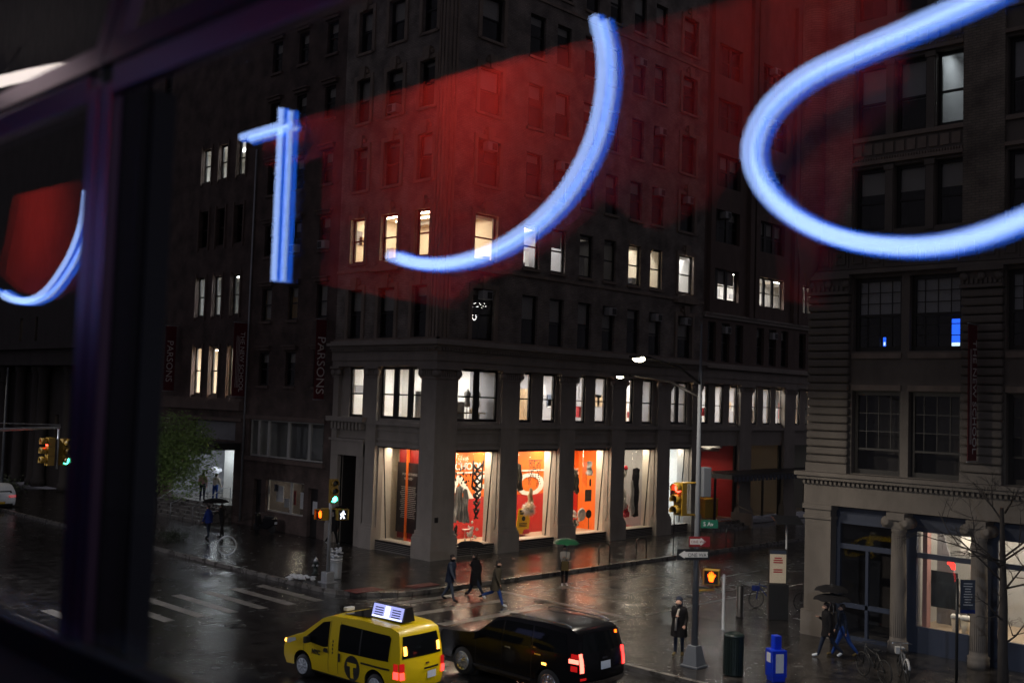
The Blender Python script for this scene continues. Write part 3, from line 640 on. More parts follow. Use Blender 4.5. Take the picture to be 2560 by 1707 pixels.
for a, b in bays[:3]:
    s = MB(); s.fb(B0,a,b,3.35,3.6,-.25,-.1); s.fb(B0,a,a+.1,0.45,5.2,-.25,-.1); s.fb(B0,b-.1,b,.45,5.2,-.25,-.1); s.fb(B0,(a+b)/2-.05,(a+b)/2+.05,.45,3.35,-.24,-.11); o = s.build('shopfront','frame_dark',sb)
    MB().quad(B0.P(a,.45,-.18),B0.P(b,.45,-.18),B0.P(b,5.2,-.18),B0.P(a,5.2,-.18)).build('pane','pane_glass',o)
s = MB(); s.box(21.6,33.6,-2.6,.1,3.35,3.62); cn = s.build('canopy','frame_dark',sb)
s = MB()
for i in range(26): s.box(21.8+i*.45,22.1+i*.45,-2.63,-2.605,3.2,3.5)
s.build('canopy_fringe','frame_slate',cn)
for i in range(3): MB().box(22.2,26.4-.0*i,-.9+i*.33,.35,.0+i*.15,.15+i*.15).build('step','granite',sb)
s = MB(); s.tube([(26.5,-1.1,.95),(26.5,-.3,1.2),(26.5,.5,1.45)],.04,6); s.box(26.3,26.5,-1.1,.45,0,.9); s.build('stair_wall','limestone',sb)
# ================================================================== narrow brown building on the avenue
mb_ = thing('narrow_building', (0,12.4,0), 'narrow brown townhouse with a wide strip window beside the corner building', 'building')
mw = [(9.1,10.08),(11.85,12.8),(14.5,15.5)]
mrows = [(8.05,9.95),(11.75,13.64),(15.5,17.3),(19.1,20.9),(22.7,24.5),(26.3,28.1)]
hm = [(a,b,c,e) for a, b in mw for c, e in mrows]+[(8.9,16.25,4.0,6.1),(10.5,14.2,1.0,2.8),(14.7,15.5,0,2.7),(9.2,10.1,0,2.6)]
sheet(FL,8.2,16.79,0,31,hm).build('brick_wall','brown_brick',mb_)
MB().fb(FL,8.25,16.7,31,31.6,-.3,.4).build('cornice','brown_stone',mb_)
for i, (c, e) in enumerate(mrows):
    for j, (a, b) in enumerate(mw):
        window(mb_,FL,a,b,c,e,blind=[.5,.9,.42,.3][(i+2*j) % 4] if i == 1 else .3,sill='brown_stone',ac=((a+b)/2,c+.25) if (i, j) in ((2,1),(2,0)) else None,lit=(i == 1 and j > 0),bmat='blind')
        s = MB(); s.fb(FL,a-.15,b+.15,e+.12,e+.3,0,.16); s.fb(FL,a-.22,b+.22,e+.3,e+.38,0,.24); s.build('window_hood','brown_stone',mb_)
room(mb_,.35,4,8.5,16.5,11.5,14.0,'cream_wall','tan_floor','cream_wall',[(1.5,1.6,9.5,12,13.9)],'tube_dim',name='office')
window(mb_,FL,8.9,16.25,4.0,6.1,rec=.2,mull=(10.4,12.4,14.4,15.4),rail=0,lit=True,frame='frame_white',fw_=.07)
room(mb_,.3,3.5,8.6,16.5,3.8,6.4,'light_grey','dark_interior','light_grey',[(2,2.1,10,12,6.35)],'tube_dim',name='office')
s = MB(); s.fb(FL,8.7,16.5,6.12,6.35,0,.15); s.fb(FL,8.7,16.5,3.75,3.97,0,.15); s.build('band_course','brown_stone',mb_)
window(mb_,FL,10.5,14.2,1.0,2.8,rec=.2,mull=(11.9,),rail=0,lit=True,frame='frame_white',fw_=.06)
sh = room(mb_,.3,2.6,10.2,14.5,.5,3.1,'dark_wall','dark_interior','light_grey',[(1.6,1.7,11,13.5,3.05)],'tube_warm',name='small_shop')
for i, (y, z, ww, h, mt) in enumerate(((13.4,2.0,.7,.9,'paper_white'),(12.7,1.55,.5,.5,'light_grey'),(12.0,1.9,.35,.8,'poster_red'),(11.2,1.8,.4,.9,'paper_white'),(10.8,1.7,.25,1.1,'cloth_pink'),(12.3,1.4,.3,.4,'paper_white'),(13.8,2.3,.4,.4,'cloth_slate'))):
    MB().box(.42,.44,y-ww/2,y+ww/2,z-h/2,z+h/2).build('poster',mt,sh)
for a, b in ((14.7,15.5),(9.2,10.1)):
    s = MB(); s.fb(FL,a,b,0,2.6,-.3,-.22); dr = s.build('door','frame_dark',mb_); MB().fb(FL,a+.2,b-.2,1.2,1.9,-.218,-.2).build('door_pane','paper_white' if a < 10 else 'car_glass',dr)
MB().tube([(-.08,16.68,.15),(-.08,16.68,12),(-.08,16.68,22)],.06,8).build('drain_pipe','galvanised',mb_)
# ================================================================== dark building with the recessed entrance
lb = thing('entrance_building', (0,21,0), 'dark building with a bright recessed entrance and triple windows', 'building')
lw = [(17.95,18.95),(20.02,21.05),(22.0,23.1)]
lrows = [(7.42,10.35),(12.25,14.72),(16.6,18.9),(20.75,22.9)]
hl = [(a,b,c,e) for a, b in lw for c, e in lrows]+[(17.75,25.6,0,4.25),(17.75,22.8,4.75,5.85)]
sheet(FL,16.79,26.6,0,42,hl,rev=.3).build('brick_wall','brown_brick',lb)
for i, (c, e) in enumerate(lrows):
    for j, (a, b) in enumerate(lw):
        window(lb,FL,a,b,c,e,rec=.25,lit=(i != 2),rail=.5); s = MB(); s.fb(FL,a-.14,a-.02,c-.2,e+.2,0,.08); s.fb(FL,b+.02,b+.14,c-.2,e+.2,0,.08); s.build('window_surround','brown_stone',lb)
room(lb,.4,4.5,17.2,26,7.0,10.8,'cream_wall','tan_floor','white_wall',[(1.0,1.1,18,23.5,10.2),(2,2.1,18,23.5,10.2),(3,3.1,18,23.5,10.2)],'tube_light',name='studio')
room(lb,.4,4.5,17.2,26,11.9,15.1,'light_grey','tan_floor','white_wall',[(1.0,1.1,18,23.5,15),(2.4,2.5,18,23.5,15)],'tube_cool',name='studio')
room(lb,.4,4.5,17.2,26,20.4,23.3,'white_wall','tan_floor','white_wall',[(1.0,1.1,18,23.5,23.2),(2.4,2.5,18,23.5,23.2)],'tube_cool',name='studio')
s = MB(); s.fb(FL,16.9,26.4,6.55,7.1,0,.35); s.fb(FL,16.9,26.4,7.1,7.25,0,.2); s.fb(FL,17.0,26,5.9,6.1,0,.1); s.build('cornice','brown_stone',lb)
MB().fb(FL,17.75,22.8,4.75,5.85,-.3,-.25).build('transom_panel','grey_wall',lb)
ent = room(lb,.35,5.0,17.8,25.5,.98,4.3,'grey_wall','granite','light_grey',[(.9,1.05,18.5,22.5,4.25),(2.6,2.75,18.5,24.5,4.25)],'tube_entry','w',name='entrance_hall')
MB().box(1.9,2.05,19.2,22.0,1.0,4.2).build('white_partition','white_wall',ent); MB().box(1.78,1.86,19.1,19.2,1.0,4.2).build('light_edge','led_strip',ent)
s = MB(); s.box(3.9,4.1,18.1,23,1.0,3.1)
for i in range(4): s.box(3.7,3.9,18.1,23,1.2+i*.5,1.25+i*.5)
s.build('shelf','frame_slate',ent)
s = MB()
for i in range(90): y = 18.2+random.random()*4.7; z = 1.26+.5*random.randrange(4); s.box(3.66,3.69,y,y+.08,z,z+random.uniform(.15,.35))
s.build('books','cloth_slate',ent,kind='stuff')
for i in range(6): MB().box(-2.0+i*.3,.35,17.8,25.4,.0+i*.163,.163+i*.163).build('step','granite',lb)
for y in (18.3,20.9,23.0): MB().tube([(-2.2,y,0),(-2.2,y,.95),(-1.8,y,1.05),(-.3,y,1.95),(.2,y,1.95),(.2,y,1.0)],.025,6).build('handrail','galvanised',lb)
s = MB(); s.fb(FL,17.1,26.2,4.25,4.65,0,1.7); cn = s.build('canopy','frame_dark',lb)
for i in range(22):
    y = 17.4+i*.4; MB().box(-1.74,-1.705,y,y+.32,3.98,4.3).build('pennant',random.choice(('art_red','sign_red','frame_dark','light_grey','poster_red')) if i > 4 else 'frame_slate',cn)
# ================================================================== far end of the avenue
fb_ = thing('columned_building', (0,50,0), 'dark civic building with tall pilasters at the far end of the avenue', 'building')
fh = [(41.6,42.2,3.4,5.5),(42.9,43.6,3.4,5.5),(47.9,48.4,11.2,13.1),(51,51.5,11.2,13.1),(46.6,47.6,3,5),(50,50.8,2.5,3.6)]
sheet(FL,36.5,110,0,70,fh,rev=.4).build('stone_wall','dark_wall',fb_)
for i, (a, b, c, e) in enumerate(fh):
    window(fb_,FL,a,b,c,e,rec=.3,lit=True,rail=.5)
room(fb_,.5,3,41,44,3,6,'cream_wall','tan_floor','cream_wall',[(1.5,1.7,41.5,43.5,5.9)],'tube_dim',name='office'); room(fb_,.5,3,46,52.5,10.8,13.5,'cream_wall','tan_floor','cream_wall',[(1.5,1.7,47,52,13.4)],'tube_dim',name='office'); room(fb_,.5,3,46,52.5,2,5.5,'cream_wall','tan_floor','cream_wall',[(1.5,1.7,49,51,5.4)],'tube_dim',name='office')
for y in (40,44.8,46,49.2,52.5,55.5): MB().lathe([(.55,0),(.55,.5),(.42,.6),(.38,8.6),(.5,8.8),(.55,9.2)],(-.5,y,0),14).build('column','dark_wall',fb_)
s = MB(); s.fb(FL,36.5,70,9.2,10.4,0,1.3); s.fb(FL,36.5,70,10.4,10.8,0,1.7); s.build('entablature','dark_wall',fb_)
# ================================================================== frieze building on the near corner (right)
kb = thing('frieze_building', (0,-22,0), 'ornate stone corner building with rusticated piers, key frieze and ionic columns', 'building')
k3w = [(-22.66,-20.97),(-24.62,-22.93),(-27.65,-25.98),(-29.6,-27.95)]
k5w = [(-22.05,-20.97),(-23.42,-22.36),(-24.79,-23.73),(-27.05,-25.98),(-28.4,-27.35)]
kh = [(a,b,c,e) for a, b in k3w for c, e in ((5.57,8.33),(9.66,12.14))]+[(a,b,c,e) for a, b in k5w for c, e in ((13.72,15.85),(16.95,19.4),(21.0,23.3))]
KF = Fac('y', .18)
sheet(KF,-34,-19.4,5.5,30,kh,rev=.3).build('stone_wall','limestone_warm',kb)
for a, b in k3w:
    window(kb,KF,a,b,5.57,8.33,rec=.26,rail=.3,fw_=.13,grid=(4,6.4,8.2,3),blind=0)
    window(kb,KF,a,b,9.66,12.14,rec=.26,rail=.48,fw_=.13,grid=(4,9.8,12.0,6),blind=.5,bmat='light_grey')
for k, (a, b) in enumerate(k5w):
    window(kb,KF,a,b,13.72,15.85,rec=.26,rail=.45,fw_=.11,blind=.4)
    window(kb,KF,a,b,16.95,19.4,rec=.26,rail=.47,fw_=.11,blind=0 if k == 2 else .55,lit=(k == 2),bmat='light_grey'); window(kb,KF,a,b,21.0,23.3,rec=.26,rail=.47,fw_=.11)
room(kb,.55,3,-25.2,-23.6,16.7,19.8,'light_grey','dark_interior','light_grey',[(1.6,1.7,-25,-24,19.75)],'tube_cool',name='office')
for z in (8.36,9.42):   # spandrel mouldings
    for a, b in k3w: MB().fb(KF,a-.02,b+.02,z,z+.18,0,.06).build('spandrel_moulding','terracotta',kb)
# rusticated piers: every course its own stone
stone = None
for a, b in ((-20.92,-19.4),(-25.94,-24.66),(-30.9,-29.64)):
    MB().fb(KF,a,b,5.5,5.85,0,.24).build('pier_base','limestone_warm',kb,.02)
    for i in range(21):
        z = 5.87+i*.272
        if stone is None or abs((b-a)-stone[1]) > .01:
            o = MB().box(-.22,0,-(b-a)/2,(b-a)/2,0,.245).build('stone','limestone_warm',kb,.06); stone = (o.data, b-a)
        else:
            o = bpy.data.objects.new('stone', stone[0]); C.objects.link(o); attach(o, kb); md = o.modifiers.new('bevel','BEVEL'); md.width = .06; md.segments = 2
        o.location = (.18,(a+b)/2,z)
    s = MB(); s.fb(KF,a-.02,b+.02,11.6,11.7,0,.3); s.fb(KF,a-.06,b+.06,12.12,12.25,0,.36); s.fb(KF,a,b,11.7,12.12,0,.2)
    for q in (a+.12,(a+b)/2,b-.12): scroll(s,KF,q,11.95,.14,.15,.30)
    n = 9
    for i in range(n): q = a+(i+.5)*(b-a)/n; s.fb(KF,q-.04,q+.04,11.72,11.9,.2,.26)
    s.build('pier_capital','limestone_warm',kb)
    MB().fb(KF,a,b,13.5,29,0,.12).build('pier','grey_brick',kb)
s = MB(); s.fb(KF,-34,-19.3,12.26,12.4,0,.3); s.fb(KF,-34,-19.3,13.3,13.48,0,.42); s.build('frieze_band','limestone_warm',kb)
s = MB()
for i in range(22):     # greek key
    u = -19.55-i*.62
    for (x0,x1,z0,z1) in ((0,.05,0,.62),(-.5,0,.57,.62),(-.5,-.45,.12,.57),(-.45,-.14,.12,.17),(-.19,-.14,.17,.42),(-.33,-.19,.37,.42),(-.57,.05,-.06,-.01)): s.fb(KF,u+x0,u+x1,12.52+z0,12.52+z1,0,.05)
s.build('key_pattern','limestone_warm',kb,kind='stuff')
for z in (15.95,19.5):
    s = MB(); s.fb(KF,-24.66,-20.92,z,z+.12,0,.16); s.fb(KF,-24.66,-20.92,z+.82,z+.96,0,.1); s.fb(KF,-29.6,-25.95,z,z+.12,0,.16); s.fb(KF,-29.6,-25.95,z+.82,z+.96,0,.1); s.build('band_course','terracotta',kb)
    for i in range(10): MB().fb(KF,-24.55+i*.37,-24.27+i*.37,z+.35,z+.72,0,.04).build('panel','terracotta',kb)
    s = MB()
    for i in range(40): q = -24.62+i*.0925; s.fb(KF,q,q+.05,z+.13,z+.24,0,.09)
    s.build('dentil_course','terracotta',kb,kind='stuff')
for a in (-22.36,-23.73,-27.2):
    s = MB(); c = a+.16 if a > -24 else a; 
    for z0, z1 in ((13.6,15.9),(16.9,19.45)): s.fb(KF,c-.13,c+.13,z0,z1,-.1,.06); s.fb(KF,c-.17,c+.17,z1-.18,z1,0,.1)
    s.build('mullion_post','limestone_warm',kb)
MB().lathe([(.05,11.9),(.3,12.6),(.42,13.6),(.45,14.2),(.5,14.4)],(-.1,-19.45,0),12).build('corner_corbel','limestone_warm',kb)
MB().lathe([(.42,14.4),(.42,29)],(-.02,-19.5,0),14).build('corner_shaft','grey_brick',kb)
MB().box(.3,20,-34,-19.45,29.5,30).build('roof','dark_wall',kb); MB().box(.2,20,-19.45,-19.41,0,30).build('party_wall','grey_brick',kb)
# base storey with ionic columns
s = MB(); s.fb(FL,-34,-19.35,4.44,5.12,-.3,.02); s.fb(FL,-34,-19.25,5.3,5.42,-.3,.34); s.fb(FL,-34,-19.2,5.42,5.55,-.3,.45); s.fb(FL,-34,-19.35,5.12,5.16,-.3,.08); s.build('entablature','limestone_warm',kb)
s = MB()
for i in range(90): q = -19.4-i*.163; s.fb(FL,q-.085,q,5.16,5.3,0,.2)
s.build('dentil_course','limestone_warm',kb,kind='stuff')
s = MB(); s.fb(FL,-20.36,-19.4,0,4.0,-.4,0); s.fb(FL,-20.44,-19.32,0,.85,-.4,.08); s.fb(FL,-20.4,-19.36,3.95,4.05,-.4,.06); s.fb(FL,-20.42,-19.34,4.28,4.44,-.4,.1); s.fb(FL,-20.36,-19.4,4.05,4.28,-.4,.03); s.build('corner_pier','limestone_warm',kb)
for yc in (-22.77,-25.3,-27.85):
    s = MB(); n = 20
    prof = [(.32,0),(.32,.22),(.30,.24),(.33,.32),(.27,.36),(.255,.5),(.25,2.2),(.215,3.78),(.24,3.84),(.24,3.92)]
    s.lathe(prof,(-.05,yc,0),20)
    for i in range(14): q = math.pi*(i/13); s.tube([(-.05-.25*math.sin(q),yc+.25*math.cos(q),.5),(-.05-.218*math.sin(q),yc+.218*math.cos(q),3.76)],.013,4)
    s.fb(FL,yc-.30,yc+.30,4.2,4.43,-.3,.36); s.fb(FL,yc-.28,yc+.28,3.93,4.2,-.25,.26)
    for q in (-.31,.31): s.lathe([(.19,0),(.19,.5),(.12,.51),(.12,.54),(.06,.55)],(.18,yc+q,4.12),14,(-1,0,0))
    s.build('column','limestone_warm',kb)
for a, b, lit in ((-22.5,-20.4,0),(-25.02,-23.05,1),(-27.6,-25.58,1),(-30.2,-28.1,0)):
    K2 = Fac('y',.45)
    s = MB(); s.fb(K2,a-.3,b+.3,3.92,4.44,-.1,.0); s.fb(K2,a,b,3.0,3.17,-.1,.02); s.fb(K2,a-.3,a+.1,.0,3.92,-.1,.03); s.fb(K2,b-.1,b+.3,0,3.92,-.1,.03); s.fb(K2,a+.1,b-.1,.0 if lit else 0,.82 if lit else .12,-.1,.02); s.fb(K2,a+.1,b-.1,3.84,3.92,-.1,.02)
    if not lit: s.fb(K2,(a+b)/2-.05,(a+b)/2+.05,.12,3.0,-.09,.01); s.fb(K2,a+.1,b-.1,1.05,1.2,-.09,.01)
    o = s.build('shopfront','frame_slate',kb)
    MB().quad(K2.P(a+.1,.1,-.05),K2.P(b-.1,.1,-.05),K2.P(b-.1,3.86,-.05),K2.P(a+.1,3.86,-.05)).build('pane','pane_glass',o)
    if not lit:
        r = room(kb,.6,3.2,a-.2,b+.2,.05,4.3,'dark_wall','dark_interior','dark_wall',[],name='dark_shop')
kr = room(kb,.6,3.8,-28,-22.9,.7,4.3,'light_grey','tan_floor','grey_wall',[(1.2,1.3,-27.5,-23.5,4.25),(2.6,2.7,-27.5,-23.5,4.25)],'tube_warm',name='bright_shop')
MB().box(1.0,1.3,-23.25,-23.1,.7,4.2).build('pink_column','cloth_pink',kr); MB().box(1.7,1.8,-24.75,-24.05,3.1,4.2).build('white_panel','white_wall',kr)
MB().tube([(1.2,-23.3,2.2),(2.0,-24.6,.9)],.04,5).build('leaning_bar','frame_dark',kr)
s = MB(); s.prism([(-23.2,.75),(-24.3,.75),(-23.3,4.0),(-23.2,4.0)],lambda y,z:(1.9,y,z),lambda y,z:(2.0,y,z)); s.build('dark_curtain','grey_wall',kr)
db = thing('dark_building',(0,31.5,0),'tall dark brick building behind the window fin','building')
dw = [(27.6,28.7),(30.4,31.5),(33.2,34.3)]; dr_ = [(4+3.8*i,6.1+3.8*i) for i in range(8)]
sheet(FL,26.6,36.5,0,46,[(a,b,c,e) for a, b in dw for c, e in dr_]).build('brick_wall','brown_brick',db)
for a, b in dw:
    for c, e in dr_: window(db,FL,a,b,c,e,sill='brown_stone',blind=random.choice((0,.3,.5)))
MB().fb(FL,26.6,36.5,46,46.7,-.3,.5).build('cornice','brown_stone',db)

for f_ in FIT: fit(*f_)
fit(lob,22.3,26.8,.9,5.9,.45,5.2,31)
# ------------------------------------------------------------------ banners
def banner(x0, x1, y, z0, z1, words, label, tops=None):
    t = thing('banner', ((x0+x1)/2,y,z0), label, 'banner', 'vertical banners on the facades')
    MB().box(x0,x1,y-.01,y+.01,z0,z1).build('cloth','banner_red',t)
    s = MB(); s.tube([(x0-.05,y,z1+.03),(x1+.35,y,z1+.03)],.02,6); s.tube([(x0-.05,y,z0-.03),(x1+.35,y,z0-.03)],.02,6); s.build('bracket','galvanised',t)
    for (tx, size, ux, uz) in words: text(tx,size,(ux,y-.012,uz),(0,0,-1),(1,0,0),'white_print',t)
    if tops:
        s = MB()
        for q in tops: s.box(q,q+.025,y-.014,y-.011,z0+.5,z1-.75)
        s.build('rule','white_print',t)
banner(-.68,.12-.16,9.0,7.4,11.62,[('PARSONS',.72,-.55,10.75)],'dark red banner reading PARSONS on the narrow brown house')
banner(-.95,-.1,16.8,7.4,11.65,[('THE NEW SCHOOL',.40,-.5,11.15)],'dark red banner reading THE NEW SCHOOL beside the silver drain pipe',(-.75,-.66,-.57))
banner(-.85,-.12,25.2,7.6,11.7,[('PARSONS',.62,-.7,10.8)],'dim red banner reading PARSONS half hidden by the window fin')
banner(-.78,-.09,-25.2,6.25,10.4,[('THE NEW SCHOOL',.40,-.42,9.95)],'dark red banner on the rusticated pier reading THE NEW SCHOOL',(-.62,-.54))

# ------------------------------------------------------------------ traffic signals and signs
def signal(root, c, dr, lit, sc_=1.0, name='signal_head'):
    dr = Vector((dr[0],dr[1],0)).normalized(); sd = Vector((-dr.y,dr.x,0)); c = Vector(c); u = Vector((0,0,1)); r = .15*sc_
    s = MB()
    for i in range(3):
        p = c+u*(.34-.34*i)*sc_; s.ob(p,sd*.17*sc_,dr*.12*sc_,u*.165*sc_)
        pr = [(math.cos(R(a)),math.sin(R(a))) for a in range(-30,211,20)]
        vs = []; n = len(pr)
        for k, dd in ((1,.12),(1,.36),(.9,.36),(.9,.12)): vs += [p+dr*(dd-(.0 if True else 0))*sc_+(sd*x+u*z)*r*k for x, z in pr]
        s.add(vs,[(k*n+i2,k*n+i2+1,((k+1) % 4)*n+i2+1,((k+1) % 4)*n+i2) for k in range(4) for i2 in range(n-1)],True)
    h = s.build(name,'signal_yellow',root)
    for i, (on, off) in enumerate((('red_lamp','sign_red'),('amber_lamp','sign_black'),('green_lamp','sign_black'))):
        p = c+u*(.34-.34*i)*sc_+dr*.125*sc_
        MB().lathe([(r*.92,0),(r*.8,.02),(r*.4,.035)],p,14,dr).build('lens',on if i == lit else ('plastic_black' if i else 'plastic_black'),h)
    return h
HAND = [(-.05,-.12),(.05,-.12),(.07,-.02),(.12,.06),(.10,.09),(.06,.04),(.055,.13),(.03,.14),(.02,.05),(.01,.16),(-.015,.16),(-.02,.05),(-.035,.14),(-.06,.13),(-.055,.04),(-.085,.09),(-.10,.07),(-.075,-.02)]
def ped_signal(root, c, dr, kind):
    dr = Vector((dr[0],dr[1],0)).normalized(); sd = Vector((-dr.y,dr.x,0)); c = Vector(c); u = Vector((0,0,1))
    s = MB().ob(c-dr*.05,sd*.23,dr*.12,u*.22); s.ob(c+dr*.14+u*.21,sd*.23,dr*.07,u*.012); s.ob(c+dr*.14+sd*.22,sd*.012,dr*.07,u*.2); s.ob(c+dr*.14-sd*.22,sd*.012,dr*.07,u*.2); h = s.build('pedestrian_signal','signal_yellow',root)
    MB().ob(c+dr*.075,sd*.2,dr*.006,u*.19).build('screen','plastic_black',h)
    g = MB(); put = lambda x, z: c+dr*.085+sd*x+u*z; put2 = lambda x, z: c+dr*.09+sd*x+u*z
    if kind == 'hand': g.prism([(x*1.1,z*1.05) for x, z in HAND],put,put2); g.build('hand_symbol','amber_hand',h,fixn=True)
    else:
        for poly in ([(.02,.10),(.05,.10),(.06,.14),(.035,.165),(.01,.14)],[(-.03,.09),(.05,.09),(.04,-.02),(-.04,-.02)],[(-.04,-.02),(-.005,-.02),(-.05,-.16),(-.09,-.16)],[(.0,-.02),(.04,-.02),(.10,-.15),(.06,-.16)],[(-.03,.09),(-.10,.0),(-.07,-.01),(-.02,.05)],[(.05,.09),(.12,.03),(.10,.0),(.04,.04)]): g.prism(poly,put,put2)
        g.build('walking_symbol','white_walk',h,fixn=True)
sp = thing('traffic_signal',(-7.34,-2.05,0),'silver signal pole showing green beside the litter bin on the corner','traffic signal','traffic signals')
MB().lathe([(.075,.44),(.07,3.0),(.07,3.5)],(-7.34,-2.05,0),10).build('pole','galvanised',sp); MB().ob((-7.34,-2.05,.22),(.2,0,0),(0,.2,0),(0,0,.22)).build('base','galvanised',sp,.03)
MB().ob((-7.34,-2.05,-.01+.03),(.28,0,0),(0,.28,0),(0,0,.02)).build('foot_plate','galvanised',sp)
signal(sp,(-7.34,-2.2,3.72),(-.35,-1),2,.95)
ped_signal(sp,(-7.62,-1.85,2.74),(-1,-.15),'hand'); ped_signal(sp,(-7.0,-2.38,2.76),(-.35,-1),'walk')
MB().tube([(-7.62,-1.8,2.98),(-7.0,-2.3,2.98)],.03,6).build('bracket','signal_yellow',sp)
# signs and signals carried by the big lamp pole
fl_ = (-.83,-.56)
signal(lamp,(-7.32,-19.36,4.88),(-1,.05),0,.95); s = MB(); s.tube([(-6.93,-19.71,5.36),(-7.3,-19.4,5.36),(-7.3,-19.4,5.2)],.03,6); s.tube([(-6.93,-19.71,4.42),(-7.3,-19.4,4.42),(-7.3,-19.4,4.5)],.03,6); s.build('bracket','signal_yellow',lamp)
ped_signal(lamp,(-6.62,-20.05,2.62),(-.9,-.45),'hand'); MB().tube([(-6.93,-19.71,2.2),(-6.55,-20.1,2.25),(-6.55,-20.1,2.4)],.03,6).build('bracket','signal_yellow',lamp)
MB().ob((-6.78,-19.86,5.4),(.12,-.06,0),(.06,.12,0),(0,0,.44)).build('control_box','silver_paint',lamp,.02)
def sign_plate(root, a, b, z0, z1, mt, words, border=None, arrow=None, name='sign'):
    """a, b: plan ends, left to right as read"""
    a, b = Vector((*a,0)), Vector((*b,0)); t = (b-a).normalized(); n = Vector((t.y,-t.x,0)); u = Vector((0,0,1)); L = (b-a).length
    pl = MB().ob((a+b)/2+u*(z0+z1)/2,t*L/2,n*.006,u*(z1-z0)/2).build(name,mt,root)
    o = a+n*.012
    if border:
        MB().ob((a+b)/2+n*.007+u*(z0+z1)/2,t*(L/2-.02),n*.002,u*((z1-z0)/2-.02)).build('panel',border,pl)
    for tx, size, x, z, mt2 in words:
        text(tx,size,o+t*x+u*z,t,u,mt2,pl,sx=.95)
    if arrow:
        s = MB(); f0 = lambda x, z: o+t*x+u*z; f1 = lambda x, z: o-n*.003+t*x+u*z; s.prism(arrow,f0,f1); s.build('arrow','sign_white',pl,fixn=True)
    return pl
cz = 3.63
sign_plate(lamp,(-7.2,-19.62),(-6.66,-19.99),3.5,3.80,'sign_red',[('ONE WAY',.115,.06,3.61,'sign_red')],None,[(.03,3.57),(.36,3.57),(.36,3.53),(.52,3.65),(.36,3.77),(.36,3.73),(.03,3.73)])
sign_plate(lamp,(-7.55,-19.45),(-6.72,-20.02),3.12,3.44,'sign_black',[('ONE WAY',.15,.33,3.22,'sign_black')],None,[(.05,3.28),(.24,3.16),(.24,3.20),(.95,3.20),(.95,3.36),(.24,3.36),(.24,3.40)])
sign_plate(lamp,(-6.88,-19.8),(-6.5,-20.15),4.05,4.29,'sign_green',[('5 Av',.17,.07,4.11,'sign_white')])
# far mast-arm signal on the near side
ms = thing('mast_arm_signal',(-27,-.7,0),'long mast arm reaching over the avenue with red and green signals','traffic signal','traffic signals')
MB().lathe([(.14,0),(.1,6.6)],(-27,-.7,0),10).build('pole','galvanised',ms); s = MB(); s.tube([(-27,-.7,5.5),(-22,-.7,6.0),(-18.0,-.7,6.2)],[.09,.07,.05],8); s.tube([(-27,-.7,6.5),(-18,-.7,6.28)],.02,6); s.build('arm','galvanised',ms)
signal(ms,(-18.25,-.55,5.35),(-1,.1),0,.95); signal(ms,(-17.85,-.8,5.35),(.25,-1),2,.9); MB().tube([(-18.05,-.7,6.2),(-18.05,-.7,4.75)],.035,6).build('hanger','galvanised',ms)
# slim kerbside poles and signs
t = thing('kerb_sign',(12.08,-5.26,0),'slim dark pole with a small red parking sign by the far kerb','sign'); MB().lathe([(.03,0),(.03,3.3)],(12.08,-5.26,0),6).build('pole','black_metal',t); sign_plate(t,(11.9,-5.1),(12.14,-5.35),3.0,3.3,'sign_red',[])
t = thing('bus_stop_sign',(-2.49,-25.61,0),'tall dark pole with a pale blue bus timetable sign','sign'); MB().lathe([(.045,0),(.045,2.95)],(-2.49,-25.61,0),8).build('pole','black_metal',t)
pl = sign_plate(t,(-2.44,-25.68),(-2.14,-25.98),1.98,2.93,'cloth_slate',[]); 
s = MB()
for i in range(9): s.ob(Vector((-2.29,-25.83,2.82-i*.075))+Vector((-.012,-.012,0)),Vector((.1,-.1,0))*random.uniform(.6,1),(.001,.001,0),(0,0,.012))
s.build('text_lines','sign_white',pl,kind='stuff'); MB().ob((-2.30,-25.84,2.03),(.15,-.15,0),(.004,.004,0),(0,0,.05)).build('blue_band','cloth_royal',pl)
t = thing('kiosk',(1.4,-17.6,0),'dark bike-share kiosk with a cream poster panel and a flat dark top','kiosk')
MB().ob((1.4,-17.58,.64),(.26,-.26,0),(.1,.1,0),(0,0,.64)).build('body','plastic_black',t,.02); pl = MB().ob((1.37,-17.57,1.9),(.235,-.235,0),(.03,.03,0),(0,0,.64)).build('poster_panel','frame_dark',t)
MB().ob((1.335,-17.605,1.84),(.21,-.21,0),(.003,.003,0),(0,0,.52)).build('poster','cream_wall',pl); MB().ob((1.335,-17.605,2.43),(.21,-.21,0),(.003,.003,0),(0,0,.06)).build('poster_band','frame_slate',pl)
s = MB()
for i, z in enumerate((2.22,2.14,2.06,1.80,1.72)): s.ob((1.328,-17.612,z),Vector((.13,-.13,0))*random.uniform(.6,1),(.002,.002,0),(0,0,.022))
s.build('poster_text','art_red',pl,kind='stuff')
MB().lathe([(.04,0),(.04,3.5)],(1.66,-17.75,0),8).build('pole','galvanised',t); MB().ob((1.6,-17.8,3.6),(.34,-.34,0),(.25,.25,.1),(0,0,.03)).build('solar_panel','plastic_black',t)
for i, (x, y, h, r) in enumerate(((.64,-16.47,1.15,.13),(-1.83,-17.37,1.9,.05),(-.3,-15.2,1.2,.045))):
    lab = ('stout black bollard on the far pavement corner','thin grey post between the green bin and the crossing','short pale flexible post beside the black bollard')[i]
    tag(MB().lathe([(r*1.2,0),(r*1.2,.05),(r,.06),(r,h-.05),(r*.6,h)],(x,y,0),12).build('bollard',('black_metal','galvanised','light_grey')[i]),lab,'bollard','posts on the pavement corner')
